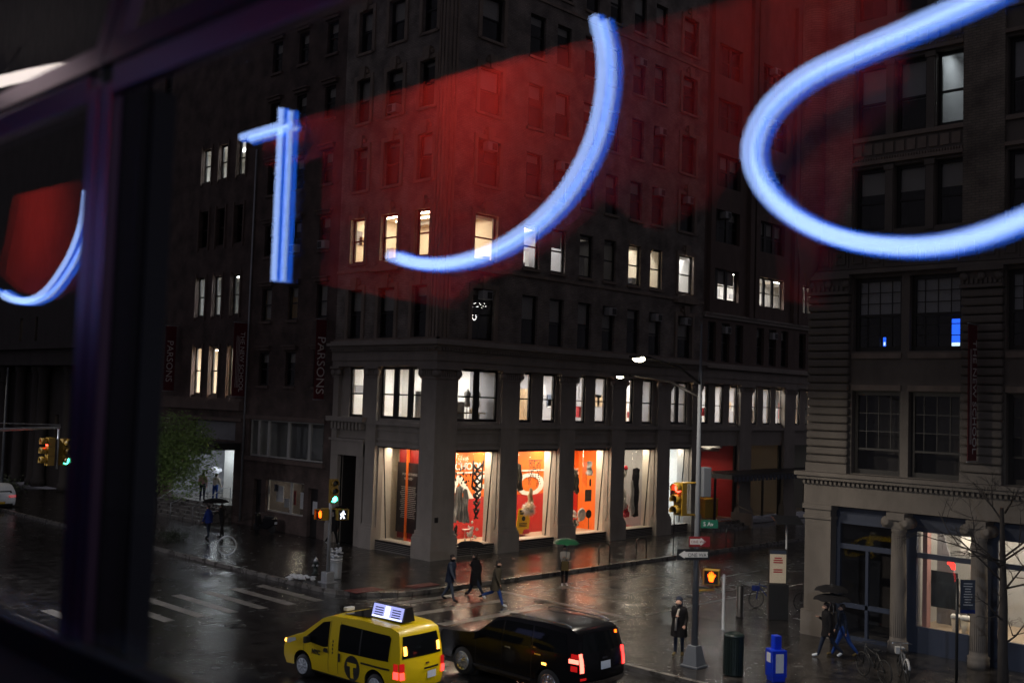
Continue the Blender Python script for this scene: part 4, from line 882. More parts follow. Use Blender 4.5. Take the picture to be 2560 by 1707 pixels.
# litter bins, hydrant, news box
def cyl_bin(x, y, r, h, mt, label, slats=0, lid=None, group='litter bins'):
    t = thing('litter_bin',(x,y,0),label,'litter bin',group)
    MB().lathe([(r*.9,0),(r*.95,.05),(r*.97,h*.5),(r,h-.06),(r*1.04,h-.05),(r*1.04,h),(r*.93,h),(r*.9,h*.3)],(x,y,0),22).build('body',mt,t)
    if slats:
        for i in range(slats):
            a = 2*math.pi*i/slats; c = Vector((x+r*1.03*math.cos(a),y+r*1.03*math.sin(a),h/2)); MB().ob(c,Vector((-math.sin(a),math.cos(a),0))*.02,Vector((math.cos(a),math.sin(a),0))*.014,(0,0,h/2-.04)).build('slat',mt,t)
        MB().lathe([(r*1.1,h-.02),(r*1.12,h+.04),(r*.7,h+.10),(r*.68,h+.02)],(x,y,0),20).build('rim','bin_green',t)
    return t
tb = cyl_bin(-6.5,-1.45,.25,.95,'bin_silver','silver litter bin overflowing with rubbish beside the signal pole')
MB().lathe([(.255,.70),(.255,.82)],(-6.5,-1.45,0),22).build('label_band','sign_white',tb)
MB().lathe([(.257,.745),(.257,.775)],(-6.5,-1.45,0),22).build('label_line','cloth_slate',tb)
s = MB()
for i in range(18): s.ell((-6.5+random.uniform(-.2,.2),-1.45+random.uniform(-.2,.2),.95+random.uniform(0,.28)),random.uniform(.04,.1),random.uniform(.04,.1),random.uniform(.02,.08),6,4,.35)
o = s.build('rubbish_pile','rubbish',kind='stuff'); o['label'] = 'loose rubbish heaped on the silver litter bin'
s = MB()
for i in range(26): s.ell((-7.9+random.gauss(0,.28),-.95+random.gauss(0,.3),.04+random.random()*.1),random.uniform(.04,.16),random.uniform(.04,.16),random.uniform(.02,.07),6,4,.35)
o = s.build('rubbish_pile','rubbish',kind='stuff'); o['label'] = 'scattered wet paper rubbish at the kerb near the hydrant'
cyl_bin(-6.85,-21.0,.27,1.1,'bin_green','dark green slatted litter bin beside the blue news box',26)
t = thing('fire_hydrant',(-6.6,-.15,0),'dark fire hydrant with a pale top near the silver bin','hydrant')
MB().lathe([(.16,0),(.16,.05),(.10,.07),(.095,.45),(.13,.47),(.13,.5),(.11,.53)],(-6.6,-.15,0),12).build('barrel','bin_green',t); MB().lathe([(.11,.53),(.09,.62),(.04,.68),(.03,.74)],(-6.6,-.15,0),12).build('bonnet','galvanised',t)
for dr in ((-1,0,0),(0,-1,0),(0,1,0)): MB().lathe([(.05,.08),(.05,.15),(.03,.17)],Vector((-6.6,-.15,.38)),8,dr).build('nozzle','galvanised',t)
t = thing('news_box',(-6.4,-22.1,0),'bright blue newspaper box with a white side notice','news box')
ang = math.atan2(-.30,.95); tx, ny = Vector((.85,-.53,0)), Vector((-.53,-.85,0)); c = Vector((-6.42,-22.12,0)); u = Vector((0,0,1))
s = MB(); s.ob(c+u*.5,tx*.23,ny*.21,u*.38); s.ob(c+u*.07,tx*.2,ny*.18,u*.07); s.build('cabinet','news_blue',t,.02); MB().ob(c+u*1.06+tx*.02-ny*.05,tx*.11,ny*.12,u*.19).build('head','news_blue',t,.02)
MB().ob(c+u*.52+ny*.213,tx*.12,ny*.004,u*.26).build('window','paper_white',t); MB().ob(c+u*.66-tx*.233,tx*.004,ny*.11,u*.13).build('notice','paper_white',t)
# cycle racks
t = thing('cycle_rack',(-7.07,6.26,0),'round hoop cycle rack with a crossbar standing on the wet pavement','cycle rack','cycle racks')
pts = [(-7.07+.30*math.cos(R(a)),6.26-.30*math.cos(R(a)),.5+.43*math.sin(R(a))) for a in range(0,361,15)]
MB().tube(pts,.035,8).build('hoop','galvanised',t); MB().tube([(-7.36,6.55,.45),(-6.78,5.97,.45)],.03,6).build('crossbar','galvanised',t); MB().lathe([(.06,0),(.05,.08)],(-7.07,6.26,0),8).build('foot','galvanised',t)
for x, y, lab in ((6.6,-5.15,'black inverted-U cycle rack in front of the third display window'),(9.9,-4.85,'black inverted-U cycle rack in front of the grey display window'),(17.5,-5.2,'black inverted-U cycle rack below the lobby steps')):
    tag(MB().tube([(x-.28,y+.1,0),(x-.28,y+.1,.75),(x-.2,y+.07,.9),(x,y,.94),(x+.2,y-.07,.9),(x+.28,y-.1,.75),(x+.28,y-.1,0)],.03,8).build('cycle_rack','black_metal'),lab,'cycle rack','cycle racks')
def bike(x, y, rz, label, frame='black_metal', guard=None):
    t = thing('bicycle',(x,y,0),label,'bicycle','bicycles parked on the pavement',rz=rz)
    for yy in (-.52,.52):
        c = [(0,yy+.33*math.cos(R(a)),.34+.33*math.sin(R(a))) for a in range(0,361,20)]; w_ = MB().tube(c,.02,6).build('wheel','tyre',t)
        s = MB(); [s.tube([(0,yy,.34),(0,yy+.32*math.cos(R(a)),.34+.32*math.sin(R(a)))],.004,3) for a in range(0,360,30)]; s.build('spokes','black_metal',w_)
    s = MB(); 
    for a, b in (((0,-.52,.34),(0,-.15,.80)),((0,-.52,.34),(0,-.05,.34)),((0,-.05,.34),(0,-.15,.85)),((0,-.05,.34),(0,.38,.78)),((0,-.13,.72),(0,.36,.86)),((0,.38,.95),(0,.52,.34))): s.tube([a,b],.018,6)
    s.build('frame',frame,t); MB().ob((0,-.17,.88),(.07,0,0),(0,.13,0),(0,0,.03)).build('saddle','plastic_black',t,.02); MB().tube([(-.27,.28,1.0),(-.1,.38,1.0),(.1,.38,1.0),(.27,.28,1.0)],.014,6).build('handlebar','chrome',t)
    if guard: 
        c = [(0,-.52+.37*math.cos(R(a)),.34+.37*math.sin(R(a))) for a in range(20,170,15)]; MB().tube(c,.04,6).build('mudguard',guard,t)
        MB().ob((0,.55,.75),(.12,0,0),(0,.1,0),(0,0,.09)).build('basket',guard,t)
bike(3.2,-16.1,R(65),'blue share bicycle docked beside the kiosk','cloth_royal','cloth_royal'); bike(4.2,-17.4,R(70),'dark bicycle parked behind the kiosk near the corner pier')
bike(-4.1,-23.9,R(-30),'black bicycle leaning at the bottom edge near the walking couple'); bike(-3.5,-24.5,R(-55),'bicycle with pale basket near the bottom edge','silver_paint','light_grey')
t = thing('motor_scooter',(-1.0,12.6,0),'dark motor scooter parked below the small shop window','scooter',rz=R(10))
for yy in (-.6,.62): MB().lathe([(.14,-.05),(.25,-.05),(.27,0),(.25,.05),(.14,.05)],(0,yy,.27),14,(1,0,0)).build('wheel','tyre',t)
s = MB(); s.prism([(-.85,.55),(-.75,.85),(.0,.80),(.12,.38),(.40,.36),(.50,.95),(.62,.98),(.60,.45),(.3,.22),(-.3,.22)],lambda a,b:(-.16,a,b),lambda a,b:(.16,a,b)); s.build('body','car_black',t,.03,fixn=True)
MB().ob((0,-.4,.88),(.13,0,0),(0,.36,0),(0,0,.05)).build('seat','plastic_black',t,.03); MB().tube([(-.32,.42,1.08),(0,.52,1.02),(.32,.42,1.08)],.02,6).build('handlebar','chrome',t); MB().ob((0,-.86,.6),(.09,0,0),(0,.01,0),(0,0,.06)).build('number_plate','plate_white',t)

# ------------------------------------------------------------------ vehicles
class Car:
    def __init__(s, root, prof, W, belt, arches, tum=.14, y0=1.4, tap=.10, crown=.035):
        s.root, s.prof, s.W, s.belt, s.arches, s.tum, s.y0, s.tap, s.crown = root, prof, W, belt, arches, tum, y0, tap, crown
        s.top = max(p[1] for p in prof); s.L = max(p[0] for p in prof)
    def w(s, y, z):
        h = s.W/2; k = 1.0
        if z > s.belt: k -= s.tum*((z-s.belt)/(s.top-s.belt))**1.25
        if abs(y) > s.y0: k -= s.tap*((abs(y)-s.y0)/(s.L-s.y0))**2
        if z < .55: k -= .05*(.55-z)/.3
        return h*k
    def panel(s, poly, name, mt, off=.004, sides=(-1,1), parent=None, cuts=True):
        b = bmesh.new(); vs = [b.verts.new((0,y,z)) for y, z in poly]; b.faces.new(vs)
        zs = [z for y, z in poly]; ys = [y for y, z in poly]
        if cuts:
            z = min(zs)+.11
            while z < max(zs): bmesh.ops.bisect_plane(b,geom=b.verts[:]+b.edges[:]+b.faces[:],plane_co=(0,0,z),plane_no=(0,0,1)); z += .11
            y = min(ys)+.3
            while y < max(ys): bmesh.ops.bisect_plane(b,geom=b.verts[:]+b.edges[:]+b.faces[:],plane_co=(0,y,0),plane_no=(0,1,0)); y += .3
        m_ = MB(); b.verts.index_update()
        for sd in sides: m_.add([(sd*(s.w(v.co.y,v.co.z)+off),v.co.y,v.co.z) for v in b.verts],[tuple(v.index for v in f.verts) for f in b.faces],True)
        b.free(); return m_.build(name,mt,parent or s.root,fixn=True)
    def outline(s):
        pts = [s.prof[0]]
        for a, b in zip(s.prof[:-1],s.prof[1:]):
            n = max(1,int(math.hypot(b[0]-a[0],b[1]-a[1])/.2))
            pts += [(a[0]+(b[0]-a[0])*i/n,a[1]+(b[1]-a[1])*i/n) for i in range(1,n+1)]
        return pts
    def body(s, mt):
        poly = s.outline(); zb = s.prof[-1][1]
        low = []
        for yc, r in sorted(s.arches):     # from the rear forwards
            low += [(yc-r*math.cos(R(a)),max(zb,.36+r*math.sin(R(a))) if 0 < a < 180 else zb) for a in range(0,181,15)]
        bd = s.panel(poly+low,'body',mt,0)
        m_ = MB(); pts = poly; n = 10; ts = [-1+2*i/n for i in range(n+1)]
        vs = [(t*s.w(y,z),y+(0 if abs(y) < s.L*.8 else math.copysign(.10*(1-t*t),y) if z < s.belt+.05 else math.copysign(.03*(1-t*t),y)),z+s.crown*(1-t**4)*(1 if z > s.belt-.05 and abs(y) < s.L-.1 else 0)) for y, z in pts for t in ts]
        m_.add(vs,[(i*(n+1)+k,i*(n+1)+k+1,(i+1)*(n+1)+k+1,(i+1)*(n+1)+k) for i in range(len(pts)-1) for k in range(n)],True)
        m_.build('shell',mt,s.root,fixn=True)
        u = MB().box(-s.W*.42,s.W*.42,-s.L*.93,s.L*.93,.22,.5); u.build('underbody','plastic_black',s.root)
        for yc, r in s.arches:
            MB().lathe([(r*.99,-s.W*.40),(r*.99,s.W*.40)],(0,yc,.36),18,(1,0,0)).build('wheel_arch','plastic_black',s.root)
        return bd
    def wheels(s, r, rimm='rim', spokes=10):
        for yc, _ in s.arches:
            for sd in (-1,1):
                x = sd*(s.W/2-.13); ax = (sd,0,0)
                ty = MB().lathe([(r*.62,-.1),(r*.95,-.1),(r,-.06),(r,.06),(r*.95,.1),(r*.66,.11)],(x,yc,r),24,ax).build('wheel','tyre',s.root)
                MB().lathe([(r*.68,.05),(r*.68,.125),(r*.63,.13),(r*.58,.114),(r*.22,.118),(r*.18,.14),(r*.05,.145)],(x,yc,r),20,ax).build('rim',rimm,ty)
                q = MB()
                for k in range(spokes):
                    a = 2*math.pi*k/spokes; q.tube([(x+sd*.115,yc+r*.15*math.cos(a),r+r*.15*math.sin(a)),(x+sd*.115,yc+r*.6*math.cos(a),r+r*.58*math.sin(a))],.022,4)
                q.build('spokes',rimm,ty)
    def rear_y(s, z):
        o = [p for p in s.outline() if p[0] < -s.L*.6]; 
        for a, b in zip(o[:-1],o[1:]):
            if min(a[1],b[1]) <= z <= max(a[1],b[1]): return a[0]+(b[0]-a[0])*((z-a[1])/((b[1]-a[1]) or 1))
        return -s.L
    def rear(s, poly, name, mt, off=.012, parent=None, th=None):
        bul = lambda x, z: s.rear_y(z)-((.10 if z < s.belt+.05 else .03)*(1-min(1,(x/s.w(-s.L,z)))**2))-off
        b = bmesh.new(); vs = [b.verts.new((x,0,z)) for x, z in poly]; b.faces.new(vs); xs = [p[0] for p in poly]; zs = [p[1] for p in poly]
        x = min(xs)+.12
        while x < max(xs): bmesh.ops.bisect_plane(b,geom=b.verts[:]+b.edges[:]+b.faces[:],plane_co=(x,0,0),plane_no=(1,0,0)); x += .12
        z = min(zs)+.1
        while z < max(zs): bmesh.ops.bisect_plane(b,geom=b.verts[:]+b.edges[:]+b.faces[:],plane_co=(0,0,z),plane_no=(0,0,1)); z += .1
        b.verts.index_update(); m_ = MB(); m_.add([(v.co.x,bul(v.co.x,v.co.z),v.co.z) for v in b.verts],[tuple(v.index for v in f.verts) for f in b.faces],True); b.free()
        return m_.build(name,mt,parent or s.root,fixn=True)
def rect(a, b, c, d): return [(a,c),(b,c),(b,d),(a,d)]
ROADZ = -.148
# yellow cab
tx = thing('taxi',(-15.25,-14.55,ROADZ),'yellow taxi van with a lit advertising sign on its roof','taxi',rz=R(4.5))
k = Car(tx,[(2.22,.26),(2.34,.45),(2.33,.72),(2.22,.95),(1.85,1.08),(1.50,1.17),(.72,1.70),(.35,1.82),(-.9,1.88),(-1.9,1.85),(-2.18,1.76),(-2.28,1.3),(-2.33,.9),(-2.35,.5),(-2.3,.30)],1.73,1.05,[(1.42,.39),(-1.48,.39)],.13,1.5,.11)
k.body('taxi_yellow'); k.wheels(.315,'rim',8)
k.panel([(1.32,1.12),(.66,1.62),(.38,1.68),(.36,1.02),(.55,.98),(1.1,1.02)],'side_window','car_glass',.006)
k.panel([(-.05,1.0),(-.02,1.64),(-.1,1.68),(-1.9,1.66),(-1.97,1.6),(-1.95,1.02),(-.1,.97)],'side_window','car_glass',.006)
k.panel(rect(-.92,-.86,1.0,1.66),'window_post','plastic_black',.010,cuts=True)
k.rear([(-.70,1.12),(.70,1.12),(.62,1.66),(-.62,1.66)],'rear_window','car_glass',.01)
for sx in (-1,1):
    k.rear(rect(sx*.60-.055,sx*.60+.055,1.2,1.42),'hazard_lamp','amber_lamp',.03)
    k.rear([(sx*.80,.62),(sx*.66,.62),(sx*.68,.80),(sx*.81,.80)] if sx > 0 else [(sx*.66,.62),(sx*.80,.62),(sx*.81,.80),(sx*.68,.80)],'tail_lamp','tail_red',.02)
    k.rear(rect(min(sx*.66,sx*.81),max(sx*.66,sx*.81),.81,1.02),'lamp_lens','tail_dim',.018)
k.panel(rect(-2.28,-2.12,.62,.80),'tail_lamp','tail_red',.006,(-1,)); k.panel(rect(-2.26,-2.12,.81,1.0),'lamp_lens','tail_dim',.006,(-1,))
pl = k.rear(rect(.08,.42,.56,.74),'number_plate','plate_white',.03); k.rear(rect(-.05,.52,.80,.85),'plate_lamp_bar','plastic_black',.04); k.rear(rect(.02,.16,.92,.97),'badge','chrome',.02)
k.rear(rect(-.80,.80,.26,.36),'bumper_step','plastic_black',.05)
for a, b in ((.33,.34),(-.06,-.05),(1.36,1.37)): k.panel(rect(a,a+.014,.36,1.0 if a > 1 else 1.72),'door_seam','plastic_black',.003)
k.panel(rect(-2.0,-.95,.80,.85),'slide_rail','plastic_black',.010); k.panel([(.34,.86),(.52,.86),(.54,.92),(.50,.97),(.36,.97)],'door_handle','plastic_black',.02); k.panel(rect(-.16,-.07,.70,.92),'door_handle','plastic_black',.02)
k.panel([(2.28,.86),(2.05,.98),(1.75,1.04),(1.7,.98),(2.1,.82)],'headlamp','amber_lamp' if 0 else 'rim',.006)
k.panel([(2.2,.84),(2.3,.84),(2.28,.92),(2.2,.95)],'indicator','amber_lamp',.009,(-1,))
# roundel with the T, and NYC lettering on the near side
cc = [(-.62+.30*math.cos(R(a)),.62+.33*math.sin(R(a))) for a in range(0,360,18)]
k.panel(cc,'roundel','plastic_black',.006,(-1,)); k.panel([(-.80,.76),(-.44,.76),(-.44,.66),(-.56,.66),(-.56,.36),(-.68,.36),(-.68,.66),(-.80,.66)],'letter_t','taxi_yellow',.014,(-1,))
text('NYC',.17,(-.875,1.02,.74),(0,-1,0),(0,0,1),'plastic_black',tx,bold=.008)
for i in range(4): k.panel(rect(.15,.20,1.16-i*.1,1.22-i*.1),'fleet_mark','plastic_black',.004,(-1,))
for sx in (-1,1): MB().ob((sx*.98,1.12,1.10),(.1,0,0),(0,.05,0),(0,0,.09)).build('wing_mirror','plastic_black',tx,.03)
ws = MB(); ws.quad((-.66,1.40,1.245),(.66,1.40,1.245),(.6,.78,1.70),(-.6,.78,1.70)); ws.build('windscreen','car_glass',tx)
MB().quad((-.5,.2,1.875),(.5,.2,1.875),(.5,-.85,1.925),(-.5,-.85,1.925)).build('roof_glass','car_glass',tx)
ad = MB().prism([(-.22,1.93),(-.12,2.30),(.12,2.30),(.22,1.93)],lambda x,z:(x-.15,-.72,z),lambda x,z:(x-.15,-1.95,z)).build('roof_sign','plastic_black',tx,fixn=True)
for sx in (-1,1):
    f = lambda y, q: (sx*(.226-.10*q)-.15, y, 1.93+.37*q)
    MB().quad(f(-.76,.05),f(-1.91,.05),f(-1.91,.95),f(-.76,.95)).build('lit_panel','roof_ad',ad)
    if sx < 0:
        g = lambda y, q: (sx*(.232-.10*q)-.15, y, 1.932+.37*q)
        for y in (-.85,-1.5):
            s = MB(); [s.quad(g(y,.2+i*.16),g(y-.32,.2+i*.16),g(y-.32,.27+i*.16),g(y,.27+i*.16)) for i in range(4)]; s.build('advert_text','cloth_navy',ad,kind='stuff')
        s = MB(); s.quad(g(-.78,.06),g(-1.9,.06),g(-1.9,.17),g(-.78,.17)); s.quad(g(-1.22,.1),g(-1.42,.1),g(-1.42,.9),g(-1.22,.9)); s.build('advert_glow','roof_ad_hot',ad)
MB().box(-.2,.1,.42,.56,1.86,1.96).build('roof_lamp','sign_white',tx,.02)
# black suv
sv = thing('suv',(-11.5,-17.3,ROADZ),'large black sport utility car with lit red tail lamps behind the taxi','car',rz=R(1))
k = Car(sv,[(2.58,.36),(2.66,.6),(2.62,1.02),(2.5,1.13),(1.35,1.24),(1.1,1.27),(.38,1.78),(.05,1.87),(-1.4,1.92),(-2.25,1.88),(-2.46,1.78),(-2.56,1.35),(-2.62,1.0),(-2.64,.62),(-2.58,.42)],2.04,1.18,[(1.62,.46),(-1.62,.46)],.17,1.7,.10,.03)
k.body('car_black'); k.wheels(.39,'chrome',12)
k.panel([(1.0,1.28),(.40,1.70),(.12,1.76),(.1,1.24),(.9,1.24)],'side_window','car_glass',.006); k.panel([(.04,1.24),(.04,1.77),(-.95,1.80),(-1.0,1.24)],'side_window','car_glass',.006); k.panel([(-1.06,1.24),(-1.02,1.80),(-2.1,1.76),(-2.25,1.3),(-2.2,1.25)],'side_window','car_glass',.006)
k.rear([(-.78,1.28),(.78,1.28),(.66,1.76),(-.66,1.76)],'rear_window','car_glass',.01)
for sx in (-1,1):
    a = sorted((sx*.80,sx*.93)); k.rear(rect(a[0],a[1],.84,1.32),'tail_lamp','tail_hot' if sx < 0 else 'tail_red',.02)
k.panel(rect(-2.60,-2.30,1.06,1.17),'tail_lamp','tail_hot',.008,(-1,)); k.panel(rect(-2.56,-2.36,.86,1.0),'lamp_lens','tail_dim',.006,(-1,)); k.panel(rect(-2.58,-2.36,1.19,1.30),'lamp_lens','tail_dim',.006,(-1,))
k.panel(rect(-1.56,-1.40,.86,.92),'side_marker','amber_lamp',.006,(-1,)); k.rear(rect(.62,.72,1.66,1.74),'high_lamp','amber_hand',.03)
k.rear(rect(-.20,.20,.86,1.06),'number_plate','plate_white',.03); k.rear(rect(-.1,.1,1.12,1.16),'badge','chrome',.02); k.rear([(-.85,.44),(.85,.44),(.9,.60),(-.9,.60)],'bumper_trim','chrome',.05); k.rear(rect(-.95,-.75,.66,.72),'reflector','tail_dim',.04)
for sx in (-1,1):
    MB().tube([(sx*.80,.0,1.93),(sx*.80,-.2,1.97),(sx*.79,-2.0,1.97),(sx*.78,-2.2,1.92)],.022,6).build('roof_rail','chrome',sv); MB().ob((sx*1.13,.98,1.25),(.11,0,0),(0,.06,0),(0,0,.11)).build('wing_mirror','car_black',sv,.03)
    MB().box(min(sx*.85,sx*1.06),max(sx*.85,sx*1.06),-1.05,1.1,.36,.42).build('running_board','plastic_black',sv)
ws = MB(); ws.quad((-.80,1.06,1.32),(.80,1.06,1.32),(.72,.44,1.77),(-.72,.44,1.77)); ws.build('windscreen','car_glass',sv)
for a in (.07,-1.03,1.08): k.panel(rect(a,a+.014,.45,1.22),'door_seam','plastic_black',.003)
for a in (-.15,-1.25): k.panel(rect(a-.12,a+.1,1.08,1.12),'door_handle','chrome',.02)
# white car parked down the avenue
wc = thing('white_car',(-8.25,33.2,ROADZ),'white car parked by the kerb far down the avenue','car',rz=0)
k = Car(wc,[(2.2,.3),(2.3,.55),(2.2,.85),(1.2,1.0),(.9,1.03),(.1,1.5),(-1.2,1.58),(-1.75,1.5),(-2.2,1.12),(-2.32,.95),(-2.35,.5),(-2.28,.3)],1.92,1.0,[(1.4,.38),(-1.4,.38)],.18,1.4,.10)
k.body('car_white'); k.wheels(.33); k.rear([(-.66,1.06),(.66,1.06),(.58,1.42),(-.58,1.42)],'rear_window','car_glass'); k.rear(rect(-.2,.2,.42,.55),'number_plate','plate_yellow',.03)
for sx in (-1,1):
    for z in (.88,.80): a = sorted((sx*.4,sx*.88)); k.rear(rect(a[0],a[1],z,z+.035),'tail_lamp','tail_dim',.02)
k.panel([(.75,1.05),(.1,1.42),(-1.2,1.45),(-1.6,1.08)],'side_window','car_glass',.006); k.rear(rect(-.7,.7,.3,.42),'bumper','plastic_black',.03)

# ------------------------------------------------------------------ people
def person(loc, rz, label, top='cloth_black', legs='cloth_navy', shoes='cloth_black', stride=22, bend=25, arms=((12,15),(-12,15)), H=1.75, coat=None, hem=.55, hair=True, hood=None, lean=4, group='people out in the rain', z0=0, scarf=None, rest=None, opened=False, head=0):
    """arms: (swing, elbow bend) in degrees per side, or a hand position"""
    t = thing('person',(loc[0],loc[1],z0),label,'person',group,rz=rz)
    k = H/1.75; V = Vector; ln = math.sin(R(lean))
    pts = {}; seg = []; rad = {}
    def P(n, v, r): pts[n] = V(v); rad[n] = r
    P('pel',(0,0,.95),.125); P('belly',(0,.25*ln,1.1),.125); P('chest',(0,.5*ln,1.3),.145); P('neck',(0,.6*ln,1.47),.055); P('head',(.01,.75*ln+.03,1.585),.085); P('crown',(.01,.75*ln+.02,1.68),.075)
    seg += [('pel','belly','t'),('belly','chest','t'),('chest','neck','t'),('neck','head','s'),('head','crown','s')]
    low = 9
    for i, sx in enumerate((-1,1)):
        n = 'LR'[i]; P('hip'+n,(sx*.095,0,.90),.095); a = stride*(1 if i else -1); b = bend if a < 0 else bend*.15
        kn = V((sx*.10,math.sin(R(a))*.43,.90-.43*math.cos(R(a)))); an = kn+V((0,math.sin(R(a-b))*.42,-.42*math.cos(R(a-b)))); f = V((sx*.03,.19*math.cos(R(b*.8 if a < 0 else 0)),-.05-.12*math.sin(R(b if a < 0 else 0))))
        P('knee'+n,kn,.062); P('ank'+n,an,.043); P('toe'+n,an+f,.04)
        seg += [('pel','hip'+n,'l'),('hip'+n,'knee'+n,'l'),('knee'+n,'ank'+n,'l'),('ank'+n,'toe'+n,'f')]; low = min(low,an.z-.065,(an+f).z-.035)
        sh = V((sx*.185,.5*ln,1.40)); P('sho'+n,sh,.065); ar = arms[i]
        if len(ar) == 3:
            hd = V(ar); mid = (sh+hd)/2; d = (hd-sh).length; off = math.sqrt(max(0,.29**2-(d/2)**2)); el = mid+V((sx*.35,-.45,-.8)).normalized()*off
        else:
            el = sh+V((sx*.07,math.sin(R(ar[0]))*.29,-.29*math.cos(R(ar[0])))); hd = el+V((-sx*.02,math.sin(R(ar[0]+ar[1]))*.25,-.25*math.cos(R(ar[0]+ar[1]))))
        P('elb'+n,el,.05); P('wri'+n,hd,.035)
        pm = hd+(hd-el).normalized()*.07; P('palm'+n,pm,.032)
        seg += [('chest','sho'+n,'t'),('sho'+n,'elb'+n,'t'),('elb'+n,'wri'+n,'t'),('wri'+n,'palm'+n,'s')]
    names = list(pts); idx = {n: i for i, n in enumerate(names)}
    me = bpy.data.meshes.new('b'); me.from_pydata([pts[n]*k-V((0,0,low*k)) for n in names],[(idx[a],idx[b]) for a, b, _ in seg],[])
    ob = bpy.data.objects.new('b',me); C.objects.link(ob); ob.modifiers.new('s','SKIN'); sub = ob.modifiers.new('u','SUBSURF'); sub.levels = 2; sub.render_levels = 2
    for n in names:
        v = me.skin_vertices[0].data[idx[n]]; r_ = rad[n]*k; r_ *= 1.12 if n not in ('head','crown','neck') else 1.0; v.radius = (r_*1.25,r_*.95) if n in ('pel','belly','chest') else (r_,r_); v.use_root = (n == 'pel')
    dg = bpy.context.evaluated_depsgraph_get(); dg.update(); bm_ = bpy.data.meshes.new_from_object(ob.evaluated_get(dg)); bpy.data.objects.remove(ob)
    # hands, nose and ears join the body mesh
    x = MB(); q0 = V((0,0,-low*k))
    for n in 'LR':
        w0, p0 = pts['wri'+n]*k+q0, pts['palm'+n]*k+q0; d = (p0-w0).normalized(); sdv = d.cross(V((0,0,1))); sdv = sdv.normalized() if sdv.length > .1 else V((1,0,0)); nm = d.cross(sdv)
        for i in range(4): a = p0+sdv*(.02*i-.03); L = (.055,.068,.064,.05)[i]; x.tube([a,a+d*L*.55,a+d*L*.9+nm*L*.35],[.010,.009,.007],5)
        x.tube([p0-d*.04+sdv*.03,p0+sdv*.055,p0+d*.03+sdv*.055],[.011,.010,.008],5)
    hc = pts['head']*k+q0
    x.ell(hc+V((0,.092*k,-.005)),.014,.022,.024,6,5); [x.ell(hc+V((sx*.083*k,-.005,0)),.012,.024,.034,6,5) for sx in (-1,1)]
    x.ell(hc+V((0,.08*k,-.055)),.026,.012,.008,6,4); nb = len(bm_.vertices)
    me2 = bpy.data.meshes.new('body'); vs = [v.co[:] for v in bm_.vertices]+x.v; fs = [tuple(p.vertices) for p in bm_.polygons]; nbf = len(fs); fs += [tuple(i+nb for i in f) for f in x.f]
    me2.from_pydata(vs,[],fs); me2.polygons.foreach_set('use_smooth',[True]*len(fs))
    for mt in (top,legs,shoes,'skin'): me2.materials.append(M[mt])
    sl = {'t':0,'l':1,'f':2,'s':3}; S = [(pts[a]*k+q0,pts[b]*k+q0,sl[c],rad[a]*k) for a, b, c in seg]
    for i, p in enumerate(me2.polygons):
        if i >= nbf: p.material_index = 3; continue
        c = V((0,0,0)); 
        for vi in p.vertices: c += me2.vertices[vi].co
        c /= len(p.vertices); best = 9; 
        for a, b, m_, r_ in S:
            ab = b-a; u_ = max(0,min(1,(c-a).dot(ab)/ab.dot(ab))); dd = (c-a-ab*u_).length-r_*.6
            if dd < best: best = dd; p.material_index = m_
    bd = bpy.data.objects.new('body',me2); C.objects.link(bd); attach(bd,t)
    if hair and not hood:
        h = MB(); c = pts['crown']*k+q0
        h.ell(c+V((0,-.028,-.01)),.092*k,.094*k,.075*k,12,8); h.ell(hc+V((0,-.055*k,.02)),.088*k,.06*k,.10*k,10,6); h.build('hair','hair_dark',t)
    if hood:
        h = MB(); c = pts['crown']*k+q0; h.ell(c+V((0,-.045,-.01)),.112*k,.10*k,.095*k,12,8); h.ell(hc+V((0,-.075,-.05)),.12*k,.075*k,.13*k,12,8); h.build('hood',hood,t)
    if coat:
        h = MB(); n = 14; lv = [(1.475,.07,.065),(1.44,.15,.10),(1.40,.225,.125),(1.28,.215,.145),(1.1,.19,.145),(.95,.205,.155),(.8,.22,.17)]; z = .8
        while z > hem+.01: z = max(hem,z-.15); lv.append((z,.22+.05*(.8-z),.17+.10*(.8-z)*(1+stride/30)))
        vs = []
        for j, (z, rx, ry) in enumerate(lv):
            yy = .5*ln*max(0,(z-.95)/.35) if z > .95 else 0
            for i in range(n):
                a = 2*math.pi*i/n; wv = 1+(.05*math.sin(a*4+j) if z < 1.1 else 0); vs.append((V((rx*1.12*math.cos(a)*wv,yy+ry*1.12*math.sin(a)*wv,z)))*k+q0)
        h.add(vs,[(j*n+i,j*n+(i+1) % n,(j+1)*n+(i+1) % n,(j+1)*n+i) for j in range(len(lv)-1) for i in range(n) if not (opened and j > 1 and i in (3,))],True)
        h.build('coat',coat,t)
    if scarf:
        h = MB(); h.tube([V((-.08,.10,1.43))*k+q0,V((-.02,.18,1.38))*k+q0,V((.05,.20,1.1))*k+q0,V((.06,.23,.75))*k+q0],.035,6); h.tube([V((-.1,-.02,1.45))*k+q0,V((0,-.09,1.47))*k+q0,V((.1,0,1.45))*k+q0,V((.05,.13,1.42))*k+q0],.04,6); h.build('scarf',scarf,t)
    return t
